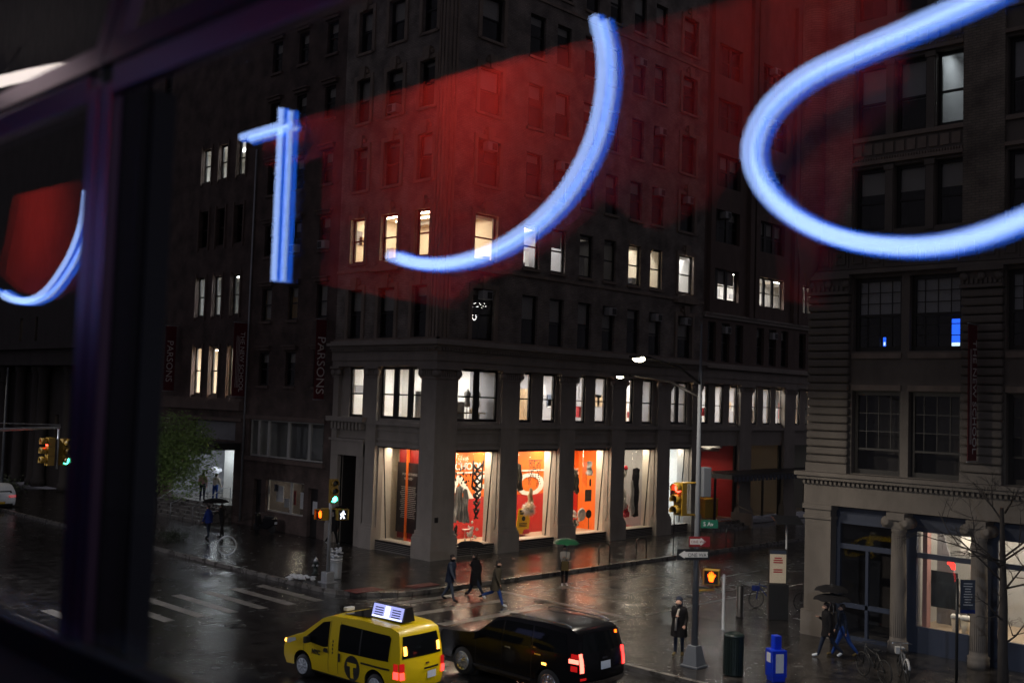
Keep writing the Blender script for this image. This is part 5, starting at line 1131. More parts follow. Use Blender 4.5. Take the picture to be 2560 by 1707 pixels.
def umbrella(loc, label, mt, r=.55, h=.22, z=1.95, hand=None, tilt=(0,0), group='umbrellas held up in the rain'):
    t = thing('umbrella',(loc[0],loc[1],z-.9),label,'umbrella',group); c = Vector((loc[0],loc[1],z)); n = 8; s = MB(); rings = 5; vs = []
    for j in range(rings+1):
        f = j/rings
        for i in range(n*2):
            a = math.pi*i/n; sc2 = 1 if i % 2 == 0 else (.93+.05*(1-f)); rr = r*math.sin(f*1.35)/math.sin(1.35)*sc2
            zz = h*(math.cos(f*1.45)-.0)-(0 if i % 2 == 0 else -.03*f); vs.append(c+Vector((rr*math.cos(a),rr*math.sin(a),zz+rr*math.cos(a)*tilt[0]+rr*math.sin(a)*tilt[1])))
    s.add(vs,[(j*2*n+i,j*2*n+(i+1) % (2*n),(j+1)*2*n+(i+1) % (2*n),(j+1)*2*n+i) for j in range(rings) for i in range(2*n)],True); s.build('canopy',mt,t)
    hd = Vector(hand) if hand else c-Vector((0,0,.75)); MB().tube([c+Vector((0,0,h+.06)),c,hd,hd-Vector((0,0,.12))],.011,6).build('shaft','chrome',t)
    return t
person((-5.5,-7.45),R(-150),'man in dark suit with blue shirt walking across the side street',top='cloth_slate',legs='cloth_slate',coat='cloth_navy',hem=.72,stride=14,bend=22,arms=((-14,12),(14,12)),H=1.80,z0=ROADZ)
person((-4.0,-7.3),R(15),'person in long black coat striding under a dark umbrella',top='cloth_black',legs='cloth_navy',coat='cloth_black',hem=.52,stride=27,bend=8,arms=((.05,.28,1.25),(-18,20)),H=1.78,z0=ROADZ)
umbrella((-4.05,-7.0),'wide black umbrella over the striding person in black','cloth_black',.62,.22,1.78,(-4.0,-7.1,1.2))
person((-4.65,-9.1),R(-150),'man in olive coat and blue jeans walking with one white shoe lifted',top='cloth_olive',legs='cloth_blue',shoes='shoe_white',coat='cloth_olive',hem=.62,stride=24,bend=48,arms=((-10,18),(12,14)),H=1.74,z0=ROADZ)
p4 = person((.9,-7.65),R(140),'person in cream jacket under a green umbrella carrying a brown bag',top='cloth_cream',legs='cloth_black',shoes='shoe_white',stride=4,bend=4,arms=((.06,.24,1.22),(-.02,.24,1.18)),H=1.68,z0=ROADZ)
umbrella((.85,-7.75),'green umbrella held low over the person in cream','umbrella_green',.58,.26,1.60,(.75,-7.85,1.1))
t = thing('tote_bag',(.78,-7.85,.6),'brown tote bag carried by the person in cream','bag'); s = MB(); s.prism([(-.15,.52),(.17,.52),(.14,.92),(-.13,.92)],lambda a,z:(.68+a*.7,-7.85-a*.7,z),lambda a,z:(.74+a*.7,-7.79-a*.7,z)); s.build('pouch','cloth_brown',t,fixn=True); MB().tube([(.62,-7.75,.9),(.68,-7.8,1.12),(.8,-7.9,.9)],.012,5).build('strap','cloth_brown',t)
person((-6.15,-18.6),R(112),'hooded person in long dark coat with pale scarf beside the lamp pole',top='cloth_black',legs='cloth_navy',shoes='cloth_brown',coat='cloth_black',hem=.55,stride=3,bend=4,arms=((8,40),(.04,.22,1.18)),H=1.74,hood='cloth_navy',scarf='cloth_cream')
person((-2.65,-21.7),R(45),'walker in black with white shoes sharing an umbrella near the shopfront',top='cloth_black',legs='cloth_navy',shoes='shoe_white',coat='cloth_black',hem=.7,stride=20,bend=25,arms=((-10,15),(.06,.26,1.25)),H=1.72)
person((-2.1,-21.95),R(40),'walker in blue jeans sharing an umbrella near the shopfront',top='cloth_navy',legs='cloth_blue',shoes='cloth_brown',stride=24,bend=15,arms=((-12,14),(12,14)),H=1.66)
umbrella((-2.4,-21.7),'black umbrella over the two walkers by the shopfront','cloth_black',.60,.2,1.72,(-2.5,-21.5,1.2)); umbrella((-2.15,-21.55),'second black umbrella just above and behind the two walkers','cloth_black',.55,.2,1.95,(-2.1,-21.6,1.35))
person((-4.65,12.2),R(25),'person in royal blue coat standing under a shared umbrella on the avenue',top='cloth_royal',legs='cloth_navy',coat='cloth_royal',hem=.8,stride=5,bend=5,H=1.68)
person((-4.1,11.8),R(40),'person in black standing under a shared umbrella on the avenue',top='cloth_black',legs='cloth_black',stride=6,bend=5,arms=((.02,.25,1.3),(5,10)),H=1.76)
umbrella((-4.4,12.05),'large black umbrella shared by the two people on the avenue','cloth_black',.72,.24,1.82,(-4.2,11.9,1.25))
person((-.25,20.75),R(-40),'person in pink shirt with a shoulder strap at the bright entrance',top='cloth_pink',legs='cloth_navy',stride=4,bend=4,H=1.74,z0=.98)
person((.15,19.95),R(-60),'person in white jacket and blue jeans holding a clear umbrella at the entrance',top='cloth_cream',legs='cloth_blue',shoes='cloth_brown',stride=4,bend=4,arms=((.05,.28,1.28),(8,40)),H=1.70,z0=.98)
umbrella((.2,20.3),'pale clear umbrella held at the bright entrance','umbrella_clear',.5,.22,2.75,(.2,20.1,2.2),(.3,.2))
person((-.75,6.7),R(-65),'person in black hurrying past the side portal behind the signal pole',top='cloth_black',legs='cloth_black',shoes='shoe_white',coat='cloth_black',hem=.75,stride=24,bend=35,lean=14,H=1.72)
umbrella((-.6,6.6),'dark umbrella tilted over the person by the side portal','cloth_black',.5,.2,1.75,(-.65,6.6,1.2),(.25,-.1))

# ------------------------------------------------------------------ trees and planting
def leafy(loc, label, h, crown, n, seed, mt='leaf', name='tree', droop=.3, cat='tree'):
    rng = random.Random(seed); t = thing(name,(loc[0],loc[1],0),label,cat); x, y = loc; c, rx, ry, rz_ = crown
    s = MB(); s.tube([(x,y,0),(x+.05,y,h*.3),(x-.05,y+.05,h*.6),(x,y,h)],[.13,.11,.08,.03],8)
    lim = []
    for i in range(16):
        a = rng.random()*6.28; z = h*(.35+.5*rng.random()); e = Vector((c[0]+rx*.8*math.cos(a)*rng.random(),c[1]+ry*.8*math.sin(a)*rng.random(),c[2]+rz_*rng.uniform(-.6,.8)))
        m_ = (Vector((x,y,z))+e)/2+Vector((0,0,.3)); s.tube([(x,y,z),m_,e],[.04,.025,.008],5); lim += [m_,e]
    s.build('trunk','bark',t)
    l = MB()
    for i in range(n):
        if rng.random() < .55:
            q = rng.choice(lim)+Vector((rng.gauss(0,.35),rng.gauss(0,.35),rng.gauss(0,.35)))
        else:
            th, ph, rr = rng.random()*6.28, math.acos(rng.uniform(-1,1)), rng.random()**.4
            q = Vector((c[0]+rx*rr*math.sin(ph)*math.cos(th),c[1]+ry*rr*math.sin(ph)*math.sin(th),c[2]+rz_*rr*math.cos(ph)))
        d = Vector((rng.gauss(0,1),rng.gauss(0,1),rng.gauss(0,.5)-droop)).normalized(); sd = d.orthogonal().normalized(); L = rng.uniform(.10,.21)
        l.quad(q,q+d*L*.5+sd*L*.22,q+d*L,q+d*L*.5-sd*L*.22)
    l.build('crown',mt,t); return t
leafy((-6.6,14.4),'small leafy street tree half hidden behind the window fin',5.6,(Vector((-6.4,12.8,4.3)),1.9,3.2,2.3),11000,3)
def bare(loc, label, h, seed):
    rng = random.Random(seed); t = thing('bare_tree',(loc[0],loc[1],0),label,'tree'); x, y = loc; s = MB()
    s.tube([(x,y,0),(x+.02,y+.05,1.5),(x,y+.02,h*.5),(x+.05,y+.1,h)],[.16,.13,.11,.05],8); s.build('trunk','bark',t); b = MB()
    def grow(p, d, L, r, lev):
        e = p+d*L; b.tube([p,(p+e)/2+Vector((rng.gauss(0,.03),rng.gauss(0,.03),rng.gauss(0,.03)))*L,e],[r,r*.8,r*.55],5)
        if lev:
            for i in range(3 if lev > 1 else 5): q = p+d*L*rng.uniform(.3,1); grow(q,(d+Vector((rng.gauss(0,.55),rng.gauss(0,.55),rng.gauss(0,.4)))).normalized(),L*rng.uniform(.45,.7),r*.5,lev-1)
    for i in range(12): z = h*rng.uniform(.3,1); a = rng.random()*6.28; grow(Vector((x,y,z)),Vector((math.cos(a),math.sin(a),rng.uniform(.3,1.0))).normalized(),rng.uniform(.8,1.6),.03,4)
    b.build('crown','bark',t)
bare((-4,-27.45),'bare dark street tree in front of the frieze building',5.2,5)
s = MB(); rng = random.Random(9)
for i in range(900): q = Vector((-6.4+rng.gauss(0,.35),12.7+rng.gauss(0,.5),abs(rng.gauss(.15,.15)))); d = Vector((rng.gauss(0,1),rng.gauss(0,1),rng.gauss(.6,.5))).normalized(); sd = d.orthogonal().normalized(); s.quad(q,q+d*.07+sd*.02,q+d*.14,q+d*.07-sd*.02)
o = s.build('pit_planting','shrub',kind='stuff'); o['label'] = 'low planting in the pit below the leafy tree'
t = thing('pit_fence',(-6.4,12.7,0),'low wire fence round the planting under the leafy tree','fence')
for y in (11.9,12.7,13.5):
    MB().tube([(-7.2,y,0),(-7.2,y,.5)],.012,4).build('post','black_metal',t); MB().tube([(-5.6,y,0),(-5.6,y,.5)],.012,4).build('post','black_metal',t)
for x in (-7.2,-5.6): MB().tube([(x,11.9,.48),(x,13.5,.48)],.01,4).build('rail','black_metal',t); MB().tube([(x,11.9,.25),(x,13.5,.25)],.01,4).build('rail','black_metal',t)
for i, yy in enumerate((36.5,38.6)):
    rng = random.Random(20+i); t = thing('shrub',(-6.2,yy,0),('dark bushy shrub just behind the white car','second dark shrub further behind the white car')[i],'shrub'); s = MB(); s.tube([(-6.2,yy,0),(-6.2,yy,.7)],.05,5); s.build('stem','bark',t); s = MB()
    for j in range(1400): q = Vector((-6.2+rng.gauss(0,.55),yy+rng.gauss(0,.55),.7+rng.gauss(0,.32))); d = Vector((rng.gauss(0,1),rng.gauss(0,1),rng.gauss(.2,.8))).normalized(); sd = d.orthogonal().normalized(); s.quad(q,q+d*.1+sd*.04,q+d*.2,q+d*.1-sd*.04)
    s.build('crown','shrub',t)

# ------------------------------------------------------------------ things on show in the gallery windows
def hang(s, x, y, z, r=.006): s.tube([(x,y,z),(x,y,5.15)],r,3)
def art(label, name='hanging_artwork', loc=(0,0,0), cat='artwork'): return thing(name,loc,label,cat,'works hung in the display windows')
t = art('tall black knotted net sculpture hanging in the first display window',loc=(4.1,1.25,1.8)); rng = random.Random(4); s = MB()
for i in range(7):
    z0 = 4.4-i*.38; wd = (.36,.33,.30,.34,.26,.22,.18)[i]
    for sx in (-1,1):
        s.tube([(4.12+sx*wd,1.25,z0),(4.12+sx*wd*.5+rng.uniform(-.1,.1),1.2,z0-.18),(4.12-sx*wd*.2,1.3,z0-.38),(4.12+sx*wd*.7,1.25,z0-.5)],[.05,.06,.055,.05],6)
    s.tube([(4.12-wd,1.25,z0-.1),(4.12,1.22,z0-.28),(4.12+wd,1.25,z0-.08)],.045,6)
s.tube([(3.78,1.25,4.55),(3.8,1.25,4.0),(3.75,1.25,3.2)],.05,6); s.tube([(4.5,1.25,4.55),(4.45,1.25,3.9),(4.42,1.25,3.1)],.05,6); s.build('knotted_cords','art_black',t); s = MB(); hang(s,3.8,1.25,4.5); hang(s,4.5,1.25,4.5); s.build('wires','chrome',t)
def drape(t, cx, y, z0, z1, w0, w1, mt, seed, n=22, name='draped_cloth'):
    rng = random.Random(seed); m_ = 12; vs = []
    for j in range(m_+1):
        f = j/m_; z = z1+(z0-z1)*f; wd = w0+(w1-w0)*f
        for i in range(n+1): a = i/n*2-1; vs.append((cx+a*wd+.04*math.sin(j*.9+seed),y+.10*math.sin(a*9+seed+f*2)*(.4+f)+rng.gauss(0,.012),z+.06*math.sin(a*6+seed)*f+(.10*(1-abs(a)) if j == 0 else 0)))
    s = MB(); s.add(vs,[(j*(n+1)+i,j*(n+1)+i+1,(j+1)*(n+1)+i+1,(j+1)*(n+1)+i) for j in range(m_) for i in range(n)],True); s.build(name,mt,t)
t = art('grey draped cloth garment hanging low in the first display window',loc=(3.3,1.5,1.4)); drape(t,3.1,1.5,1.5,3.2,.22,.36,'art_grey',2); drape(t,3.5,1.42,1.45,3.05,.15,.26,'art_grey',5); s = MB(); hang(s,3.1,1.5,3.2); hang(s,3.5,1.45,3.05); s.build('wires','chrome',t)
t = art('cluster of small dark beads strung in the first display window',loc=(3.0,1.3,3.3)); s = MB(); rng = random.Random(8)
for i in range(26): s.ell((2.65+rng.random()*.9,1.3+rng.gauss(0,.1),3.3+rng.random()*1.15),rng.uniform(.03,.07),.04,rng.uniform(.03,.08),6,4,.3)
s.build('beads','art_black',t,kind='stuff'); s = MB(); [hang(s,2.7+i*.15,1.3,3.3+.1*(i % 3)) for i in range(6)]; s.build('strings','chrome',t)
t = art('pale crinkled sculpture standing low at the first display window',loc=(4.1,1.6,.5)); s = MB(); rng = random.Random(2)
for i in range(22): s.ell((4.1+rng.gauss(0,.16),1.6+rng.gauss(0,.1),.95+rng.gauss(0,.22)),rng.uniform(.04,.1),.05,rng.uniform(.03,.1),6,4,.4)
s.tube([(4.1,1.6,.3),(4.1,1.6,1)],.015,5); s.build('lump','art_white',t)
t = art('small black crumpled sculpture at the foot of the first display window',loc=(3.0,1.5,.5)); s = MB()
for i in range(10): s.ell((2.95+rng.gauss(0,.06),1.5,1.1+rng.gauss(0,.22)),rng.uniform(.05,.09),.06,rng.uniform(.06,.14),6,4,.4)
s.tube([(2.7,1.5,.85),(3.0,1.5,.75),(3.25,1.5,.95)],.02,5); s.build('lump','art_black',t)
t = art('rough dark hide hanging at the edge of the second display window',loc=(7.3,1.4,2.9)); drape(t,7.25,1.4,2.9,4.25,.2,.34,'art_dark',3); s = MB(); hang(s,7.25,1.4,4.2); s.build('wires','chrome',t)
t = art('lacy strands of leaves hanging in the second display window',loc=(8.5,1.3,3)); s = MB(); rng = random.Random(5)
for i in range(9):
    xx = 8.0+i*.11; zz = 4.45
    for j in range(rng.randrange(3,14)): s.ell((xx+rng.gauss(0,.03),1.3+rng.gauss(0,.03),zz-j*.11),rng.uniform(.02,.05),.02,rng.uniform(.03,.06),5,3,.4)
s.build('strands','art_dark',t,kind='stuff'); MB().tube([(7.95,1.3,4.5),(9.0,1.3,4.5)],.02,5).build('rod','art_black',t)
t = art('fluffy tan tuft sculpture hanging in the second display window',loc=(8.2,1.4,1.7)); s = MB(); rng = random.Random(6)
for i in range(420):
    d = Vector((rng.gauss(0,1),rng.gauss(0,1),rng.gauss(0,1))).normalized(); s.tube([Vector((8.15,1.4,1.95)),Vector((8.15,1.4,1.95))+d*rng.uniform(.28,.46)+Vector((0,0,-.08))],[.02,.006],3)
s.build('tufts','art_white',t); MB().ell((8.15,1.38,1.98),.24,.24,.24,10,8,.15).build('core','art_tan',t); s = MB(); hang(s,8.15,1.4,2.2); s.build('wires','chrome',t)
t = art('golden woven sleeve hanging beside the tan tuft',loc=(8.55,1.6,1.9)); drape(t,8.55,1.7,1.95,2.9,.14,.12,'art_tan',7)
t = thing('notice_board',(8.4,2.0,.4),'yellow warning notice board standing in the second display window','notice board'); s = MB(); s.prism([(7.95,.45),(9.0,.45),(8.95,1.85),(8.0,1.85)],lambda a,z:(a,2.0+.12*(1.85-z),z),lambda a,z:(a,2.03+.12*(1.85-z),z)); s.build('panel','board_yellow',t,fixn=True)
s = MB(); s.box(8.1,8.8,2.0,2.015,1.66,1.76); s.box(8.15,8.75,2.015,2.03,1.53,1.61); s.build('heading_lines','art_black',t); MB().lathe([(.13,0),(.13,.02)],(8.45,2.06,1.3),14,(0,-1,0)).build('round_mark','art_black',t)
s = MB(); [s.box(8.1,8.75,2.055+.01*i,2.06+.01*i,1.02-.08*i,1.06-.08*i) for i in range(3)]; s.build('text_lines','art_black',t)
t = thing('stool',(9.0,2.6,.3),'round red stool behind the yellow notice board','stool'); MB().lathe([(.5,.45),(.52,.5),(.52,.68),(.45,.72)],(8.8,2.6,0),18).build('seat','art_red',t); [MB().tube([(8.8+.35*math.cos(a),2.6+.35*math.sin(a),.3),(8.8+.3*math.cos(a),2.6+.3*math.sin(a),.5)],.02,5).build('leg','chrome',t) for a in (0,1.57,3.14,4.71)]
t = thing('chair',(5.4,3.4,.3),'white moulded chair behind the first display window','chair'); s = MB(); s.ob((5.4,3.4,.78),(.24,0,0),(0,.22,0),(0,0,.02)); s.ob((5.4,3.62,1.05),(.23,0,0),(0,.02,.03),(0,0,.25)); s.build('shell','white_wall',t,.02)
for a, b in ((-1,-1),(1,-1),(-1,1),(1,1)): MB().tube([(5.4+a*.18,3.4+b*.16,.77),(5.4+a*.22,3.4+b*.2,.3)],.014,5).build('leg','chrome',t)
t = art('dark shaggy collar hanging at the edge of the third display window',loc=(11.8,1.4,2.6)); drape(t,11.7,1.4,2.75,3.85,.34,.22,'art_dark',9); drape(t,11.95,1.35,2.6,3.6,.16,.12,'art_dark',4); s = MB(); hang(s,11.7,1.4,3.8); s.build('wires','chrome',t)
t = art('grey draped mesh on a frame high in the third display window',loc=(12.85,1.3,3.6)); drape(t,12.95,1.3,3.6,4.3,.25,.2,'art_grey',6); s = MB(); s.tube([(12.4,1.3,4.3),(13.35,1.3,4.3)],.015,4); [s.tube([(12.42+.1*i,1.3,4.3),(12.42+.1*i,1.3,3.2-.1*i)],.012,4) for i in range(4)]; s.build('frame','art_black',t)
t = art('two small printed cloths hung one above the other in the third display window',loc=(12.9,1.3,2.1)); MB().box(12.65,13.2,1.3,1.32,2.1,2.75).build('cloth','art_dark',t); MB().box(13.0,13.15,1.3,1.32,2.95,3.35).build('cloth','art_dark',t)
t = art('round white crocheted medallion in the third display window',loc=(12.6,1.5,.9)); MB().lathe([(.36,0),(.34,.03),(.26,.05),(.24,.02),(.14,.02),(.12,.05),(.03,.05)],(12.62,1.5,1.35),20,(0,-1,0)).build('medallion','art_white',t); s = MB(); hang(s,12.62,1.5,1.65); s.build('wires','chrome',t)
t = art('black paddle sign on a stand in the third display window',loc=(13.2,1.5,.5)); MB().lathe([(.24,0),(.24,.03)],(13.22,1.5,1.35),18,(0,-1,0)).build('paddle','art_black',t); MB().tube([(13.22,1.48,1.2),(13.22,1.48,.5)],.025,5).build('stem','art_black',t)
t = art('heap of crumpled white and black sculpture at the foot of the third display window',loc=(12,1.5,.5)); s = MB(); s2 = MB(); rng = random.Random(12)
for i in range(26): (s if i % 2 else s2).ell((12.1+rng.gauss(0,.28),1.5+rng.gauss(0,.1),.75+abs(rng.gauss(0,.3))),rng.uniform(.06,.13),.08,rng.uniform(.05,.14),6,4,.4)
s.build('pale_lumps','art_white',t); s2.build('dark_lumps','art_black',t)
t = art('tall dark column of hanging cloth in the grey display window',loc=(17.5,1.5,1)); drape(t,17.5,1.5,1.0,3.8,.32,.22,'cloth_black',8); s = MB(); hang(s,17.5,1.5,3.8); s.build('wires','chrome',t)
t = art('tall silver draped figure in the grey display window',loc=(16.8,1.4,1.1)); drape(t,17.0,1.35,1.15,3.1,.08,.2,'art_grey',11); s = MB(); hang(s,16.95,1.35,3.0); s.build('wires','chrome',t)
t = art('red and white garment on a stand in the grey display window',loc=(16.3,1.4,1.0)); drape(t,16.3,1.4,1.5,2.6,.14,.2,'art_white',10); drape(t,16.45,1.35,1.05,1.7,.14,.2,'art_red',13)
t = art('small red and white mask hanging high in the grey display window',loc=(16.2,1.4,3.4)); s = MB(); s.ell((16.25,1.4,3.7),.28,.1,.34,10,8,.12); s.build('mask','art_white',t); MB().ell((16.3,1.32,3.9),.2,.1,.14,8,6,.2).build('crest','art_red',t); s = MB(); hang(s,16.25,1.4,4); s.build('wires','chrome',t)
t = thing('recycling_bin',(25.4,1.6,.45),'bright yellow bin just inside the red lobby','bin'); MB().ob((25.5,1.8,1.05),(.75,0,0),(0,.4,0),(0,0,.58)).build('body','board_yellow',t,.03); MB().ob((25.5,1.8,1.67),(.78,0,0),(0,.43,0),(0,0,.035)).build('lid','board_yellow',t,.02)
# dress forms and clutter upstairs
def form(x, y, label, mt='art_white'):
    t = thing('dress_form',(x,y,6.5),label,'dress form','dress forms in the studio'); MB().lathe([(.14,7.25),(.17,7.4),(.12,7.62),(.18,7.85),(.17,7.98),(.06,8.08),(.045,8.15)],(x,y,0),14).build('torso',mt,t); MB().tube([(x,y,6.5),(x,y,7.3)],.02,6).build('stand','black_metal',t)
form(4.0,1.35,'pale dress form with long neck nearest the first pilaster'); form(3.45,1.5,'grey draped dress form beside the pale one','art_grey'); form(2.0,1.6,'white dress form behind the left sash of the corner studio')
t = thing('work_table',(3,1.5,6.5),'long wooden table with fabric along the corner studio windows','table'); MB().box(1.5,4.3,1.0,1.8,6.92,6.98).build('top','wood_floor',t); [MB().box(a,a+.06,1.4,1.46,6.5,6.92).build('leg','black_metal',t) for a in (1.6,4.2)]
tag(MB().ell((3.7,1.3,7.06),.28,.15,.12,10,6,.25).build('fabric_heap','art_tan'),'crumpled brown fabric heap on the studio table','fabric')
t = thing('coat_rail',(2.6,1.4,6.5),'thin black hooked stand behind the corner studio glass','stand'); MB().tube([(2.35,1.4,6.5),(2.35,1.4,7.9),(2.42,1.4,8.05),(2.62,1.4,8.05)],.02,6).build('hook','black_metal',t)
for i, (x, z, wd, h, mt, lb_) in enumerate(((8.0,7.15,.3,.3,'art_tan','tan carton'),(11.9,7.2,.25,.5,'art_red','red folder'),(16.6,7.1,.4,.22,'art_red','red crate'),(15.0,7.05,.5,.2,'cloth_blue','blue folded cloth'),(20.0,7.3,.25,.45,'paper_white','white sheet'),(24.1,7.4,.2,.4,'art_red','red note'),(30.0,7.2,.35,.7,'art_white','cream bundle'),(33.8,7.6,.3,1.0,'art_red','red banner'),(19.9,15.0,.3,.25,'art_tan','tan box'),(17.2,14.75,.4,.2,'board_yellow','yellow tray'))):
    tag(MB().box(x-wd/2,x+wd/2,1.2,1.4,z-h/2-.12,z+h/2).build('stored_item',mt),lb_+(' on the bench behind an upper lit window' if z < 10 else ' on a sill of the higher lit storey'),'box')
for y0, y1, z0, z1, lab in ((-24.45,-24.12,9.8,10.7,'tall blue screen glowing behind the gridded window'),(-21.95,-21.85,9.85,10.15,'small blue monitor glowing in the first gridded window')):
    t = thing('monitor',(.9,(y0+y1)/2,z0),lab,'screen','blue screens in the dark office'); MB().box(.60,.64,y0-.02,y1+.02,z0-.02,z1+.02).build('case','plastic_black',t); MB().quad((.598,y0,z0),(.598,y1,z0),(.598,y1,z1),(.598,y0,z1)).build('display','screen_blue',t); MB().quad((.596,y0+.02,z0+.03),(.596,y1-.02,z0+.03),(.596,y1-.02,z0+.14),(.596,y0+.02,z0+.14)).build('caption','screen_white',t)
t = thing('window_poster',(.52,-23.95,1.5),'dark mixed-colour poster standing in the bright shop window','poster'); MB().box(.60,.63,-24.4,-23.55,1.5,2.65).build('sheet','poster_mix',t)
t = thing('wall_lamp',(1.3,-23.9,2.7),'small red lit figure glowing in the bright shop','lamp'); s = MB(); s.prism([(-24.05,2.65),(-23.95,2.65),(-23.95,2.95),(-24.0,3.0),(-23.8,2.9),(-23.8,2.8),(-24.05,2.82)][::1],lambda y,z:(1.25,y,z),lambda y,z:(1.29,y,z)); s.build('tube','red_neon',t,fixn=True)
for i, y in enumerate((-24.25,-24.55)):
    t = thing('paper_cup',(.8,y,.72),('large white cup display nearer the pale column','large white cup display beside the second column')[i],'cup'); MB().lathe([(.10,.72),(.14,1.2)],(.85,y,0),14).build('cup','cream_wall',t); MB().lathe([(.16,1.2),(.16,1.26),(.13,1.32)],(.85,y,0),14).build('lid','white_wall',t)
t = thing('string_lights',(3,0,11),'ring of tiny fairy lights in the dark corner window','lights'); s = MB(); 
for i in range(10): s.ell((2.75+.13*math.cos(i*.63),.45,11.75+.15*math.sin(i*.63)),.02,.02,.02,5,4)
for i in range(14): s.ell((2.35+i*.09,.45,12.35+.12*math.sin(i*1.7)),.014,.014,.014,5,4)
s.build('bulbs','fairy_light',t,kind='stuff'); 

# ------------------------------------------------------------------ the room the picture is taken from: window, frame, red wall with blue light sign
XW = -32.4
wf = thing('window_frame',(XW,-35.4,6.3),'dark metal window frame tinted by painted purple light, with a deep outer fin at the edge','window frame')
Y0, Y1 = -35.47, -35.34
s = MB(); s.box(XW-.012,XW+.02,Y0,Y0+.06,5.6,8.33); s.build('mullion','metal_lit_purple',wf,.004); s = MB(); s.box(XW-.012,XW+.02,Y1-.06,Y1,5.6,8.33); s.build('mullion','metal_lit_purple',wf,.004)
MB().box(XW-.008,XW+.02,Y0+.06,Y1-.06,5.6,8.4).build('gasket','black_metal',wf)
MB().box(XW-.06,XW-.013,-39.5,-27,6.94,7.02).build('sill','black_metal',wf)
MB().box(XW+.09,XW+.15,Y0-.01,Y1+.01,5.6,8.33).build('fin','metal_dark',wf); MB().box(XW+.02,XW+.15,Y0-.002,Y0+.02,5.6,8.33).build('fin','metal_dark',wf)
for a, b in ((-39.5,Y0),(Y1,-27)):
    MB().box(XW-.012,XW+.02,a,b,8.30,8.365).build('transom','metal_lit_purple',wf,.004); MB().box(XW-.008,XW+.01,a,b,8.368,8.376).build('gasket','black_metal',wf)
    c = math.tan(R(13)); s = MB(); s.hexa([(XW-.012,a,8.38),(XW+.02,a,8.38),(XW+.02,b,8.38),(XW-.012,b,8.38),(XW-.012+.06*c,a,8.44),(XW+.02+.06*c,a,8.44),(XW+.02+.06*c,b,8.44),(XW-.012+.06*c,b,8.44)]); s.build('transom','metal_lit_purple',wf)
c = math.tan(R(13)); tl = lambda y0, y1: [(XW-.012+c*(z-8.38),y,z) if i in (0,3,4,7) else (XW+.02+c*(z-8.38),y,z) for i, (y, z) in enumerate(((y0,8.38),(y0,8.38),(y1,8.38),(y1,8.38),(y0,9.6),(y0,9.6),(y1,9.6),(y1,9.6)))]
for y0, y1 in ((Y0,Y0+.06),(Y1-.06,Y1)): s = MB(); s.hexa(tl(y0,y1)); s.build('upper_mullion','metal_lit_purple',wf)
for i, (a, b) in enumerate(((-39.5,Y0),(Y1,-27))):
    t = thing('window_pane',(XW,(a+b)/2,6.95),('large double-glazed pane the street is seen through','narrow double-glazed pane beyond the mullion')[i],'window pane')
    for d in (0.0,.026): MB().quad((XW+d,a,6.95),(XW+d,b,6.95),(XW+d,b,8.37),(XW+d,a,8.37)).build('glass_sheet','room_glass',t)
    MB().quad((XW,a,8.38),(XW,b,8.38),(XW+1.2*c,b,9.58),(XW+1.2*c,a,9.58)).build('upper_glass','room_glass',t)
struct(MB().box(XW-.2,XW+.1,-60,-20,3,6.9499).build('wall','room_dark')); struct(MB().box(-41,XW+.35,-60,-20,9.62,9.8).build('ceiling','room_dark')); struct(MB().box(-41,XW,-60,-20,5.2,5.4).build('floor','room_dark')); struct(MB().box(-41,-40.8,-60,-20,5.4,9.6).build('wall','room_dark')); struct(MB().box(-40.8,XW-.2,-20.2,-20,5.4,9.6).build('wall','room_dark')); struct(MB().box(-40.8,XW-.2,-60,-59.8,5.4,9.6).build('wall','room_dark')); struct(MB().box(XW-.03,XW+.03,-60,-39.5,6.95,9.6).build('wall','room_dark')); struct(MB().box(XW-.03,XW+.03,-27,-20,6.95,9.6).build('wall','room_dark'))
# the sign: red panels behind ribbons of blue light, on a partition behind the viewer
XN = XW-1.6
def ribbon(pts, label, r=.03, core=True):
    t = thing('light_sign',(XN,pts[0][0],pts[0][1]),label,'light sign','blue light ribbons of the sign')
    P = [Vector((XN,y,z)) for y, z in pts]; 
    Q = []
    for i in range(len(P)-1):
        p0, p1, p2, p3 = P[max(i-1,0)],P[i],P[i+1],P[min(i+2,len(P)-1)]
        for j in range(10):
            u = j/10; Q.append(.5*((2*p1)+(-p0+p2)*u+(2*p0-5*p1+4*p2-p3)*u*u+(-p0+3*p1-3*p2+p3)*u**3))
    Q.append(P[-1]); MB().tube(Q if len(P) > 2 else P,r,18).build('tube','neon_blue',t)
    if core: MB().tube([q+Vector((r*.45,0,0)) for q in (Q if len(P) > 2 else P)],r*.80,16).build('core','neon_core',t)
ribbon([(-35.601,8.905),(-35.636,8.784),(-35.64,8.664),(-35.614,8.535),(-35.557,8.424),(-35.462,8.315),(-35.321,8.222),(-35.126,8.151),(-34.914,8.121),(-34.71,8.132),(-34.545,8.173)],'long blue light curve sweeping down through the red reflection',.026)
ribbon([(-33.712,8.919),(-33.714,8.119)],'straight upright blue light bar beside the dark windows',.024); ribbon([(-33.37,8.838),(-33.743,8.842)],'short level blue light bar across the top of the upright one',.024)
ribbon([(-36.981,8.698),(-36.874,8.667),(-36.704,8.629),(-36.52,8.591),(-36.387,8.556),(-36.283,8.498),(-36.226,8.423),(-36.213,8.347),(-36.244,8.265),(-36.311,8.187),(-36.409,8.12),(-36.528,8.071),(-36.652,8.045),(-36.768,8.039),(-36.878,8.055),(-36.984,8.088),(-37.08,8.131)],'big open blue light loop over the ornate stone building',.027)
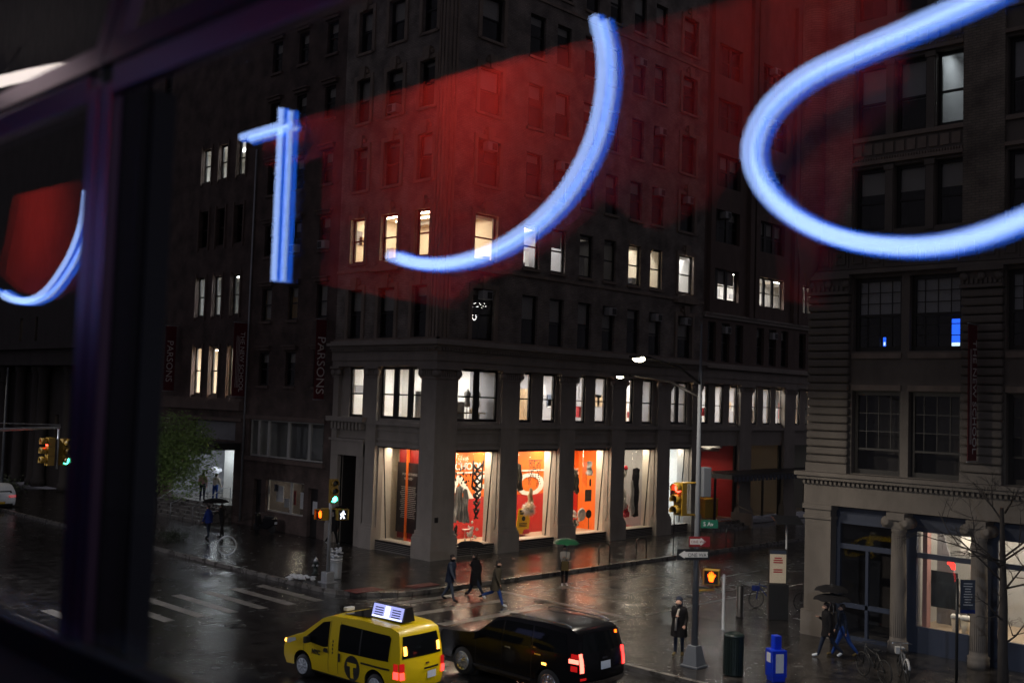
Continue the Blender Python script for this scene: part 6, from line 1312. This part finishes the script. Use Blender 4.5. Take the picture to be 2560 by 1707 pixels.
ribbon([(-30.304,8.232),(-30.546,8.173),(-30.843,8.154),(-31.114,8.203),(-31.36,8.334),(-31.518,8.47),(-31.603,8.621),(-31.62,8.78)],'blue light hook in the narrow pane beyond the mullion',.027)
XR = XN-.12
rp_ = thing('red_panels',(XR,-34,7.9),'glowing red wall panels mirrored in the window glass','wall panel')
for poly in ([(-33.342,8.909),(-34.201,8.914),(-34.914,8.911),(-35.386,8.9),(-35.656,8.905),(-36.014,8.9),(-36.131,8.9),(-36.141,8.673),(-36.129,8.511),(-36.104,8.393),(-35.961,8.245),(-35.74,8.191),(-35.528,8.321),(-35.327,8.187),(-35.065,8.09),(-34.867,8.057),(-34.756,7.961),(-33.885,8.104),(-33.86,8.70),(-33.357,8.72)],
             [(-36.16,8.9),(-36.6,8.9),(-36.62,8.48),(-36.50,8.405),(-36.415,8.127),(-36.37,7.902),(-36.253,7.93),(-36.18,8.32)],
             [(-30.10,8.948),(-31.524,8.922),(-31.61,8.585),(-31.40,8.282),(-30.85,8.17),(-30.301,8.25),(-29.9,8.4)]):
    s = MB(); s.prism(poly,lambda y,z:(XR,y,z),lambda y,z:(XR-.04,y,z)); s.build('panel','room_red',rp_,fixn=True)
def spot(x, y, z, ty, tz, e, sz, label):
    t = thing('ceiling_spotlight',(x,y,z),label,'spotlight','spotlights on the red panels'); d = (Vector((XR,ty,tz))-Vector((x,y,z))).normalized()
    MB().lathe([(.05,0),(.05,.14),(.045,.145)],Vector((x,y,z))-d*.15,12,d).build('can','black_metal',t); MB().tube([(x,y,z),(x,y,9.6)],.01,5).build('stem','black_metal',t)
    l = bpy.data.lights.new('spot','SPOT'); l.energy = e; l.spot_size = R(sz); l.spot_blend = 1.0; l.color = (1,.86,.72); l.shadow_soft_size = .04
    o = bpy.data.objects.new('spot_light',l); C.objects.link(o); attach(o,t); o.location = (x,y,z); o.rotation_euler = d.to_track_quat('-Z','Y').to_euler()
t = thing('linear_lamp',(-32.8,-32.7,9.3),'slim white linear lamp mirrored in the tilted upper glass','lamp')
MB().tube([(-32.79,-32.1,9.42),(-32.82,-32.8,9.355),(-32.84,-33.32,9.31)],[.03,.026,.008],8).build('tube','room_tube',t); MB().tube([(-32.79,-32.4,9.42),(-32.79,-32.4,9.6)],.008,5).build('stem','black_metal',t)
spot(XW-.75,-34.9,9.35,-34.86,8.80,100,84,'black ceiling spotlight aimed at the long red panel')
spot(XW-.75,-30.6,9.35,-30.5,8.60,62,80,'black ceiling spotlight aimed at the red panel beyond the mullion')
spot(XW-.75,-33.6,9.35,-33.6,8.82,26,74,'added black spotlight brightening the straight end of the red panels')  # extra fill spot, added where the main beam falls off
spot(XW-.75,-36.3,9.35,-36.2,8.75,28,80,'added black spotlight brightening the curved end of the red panels')  # added fill spot so the far end of the red does not go dark
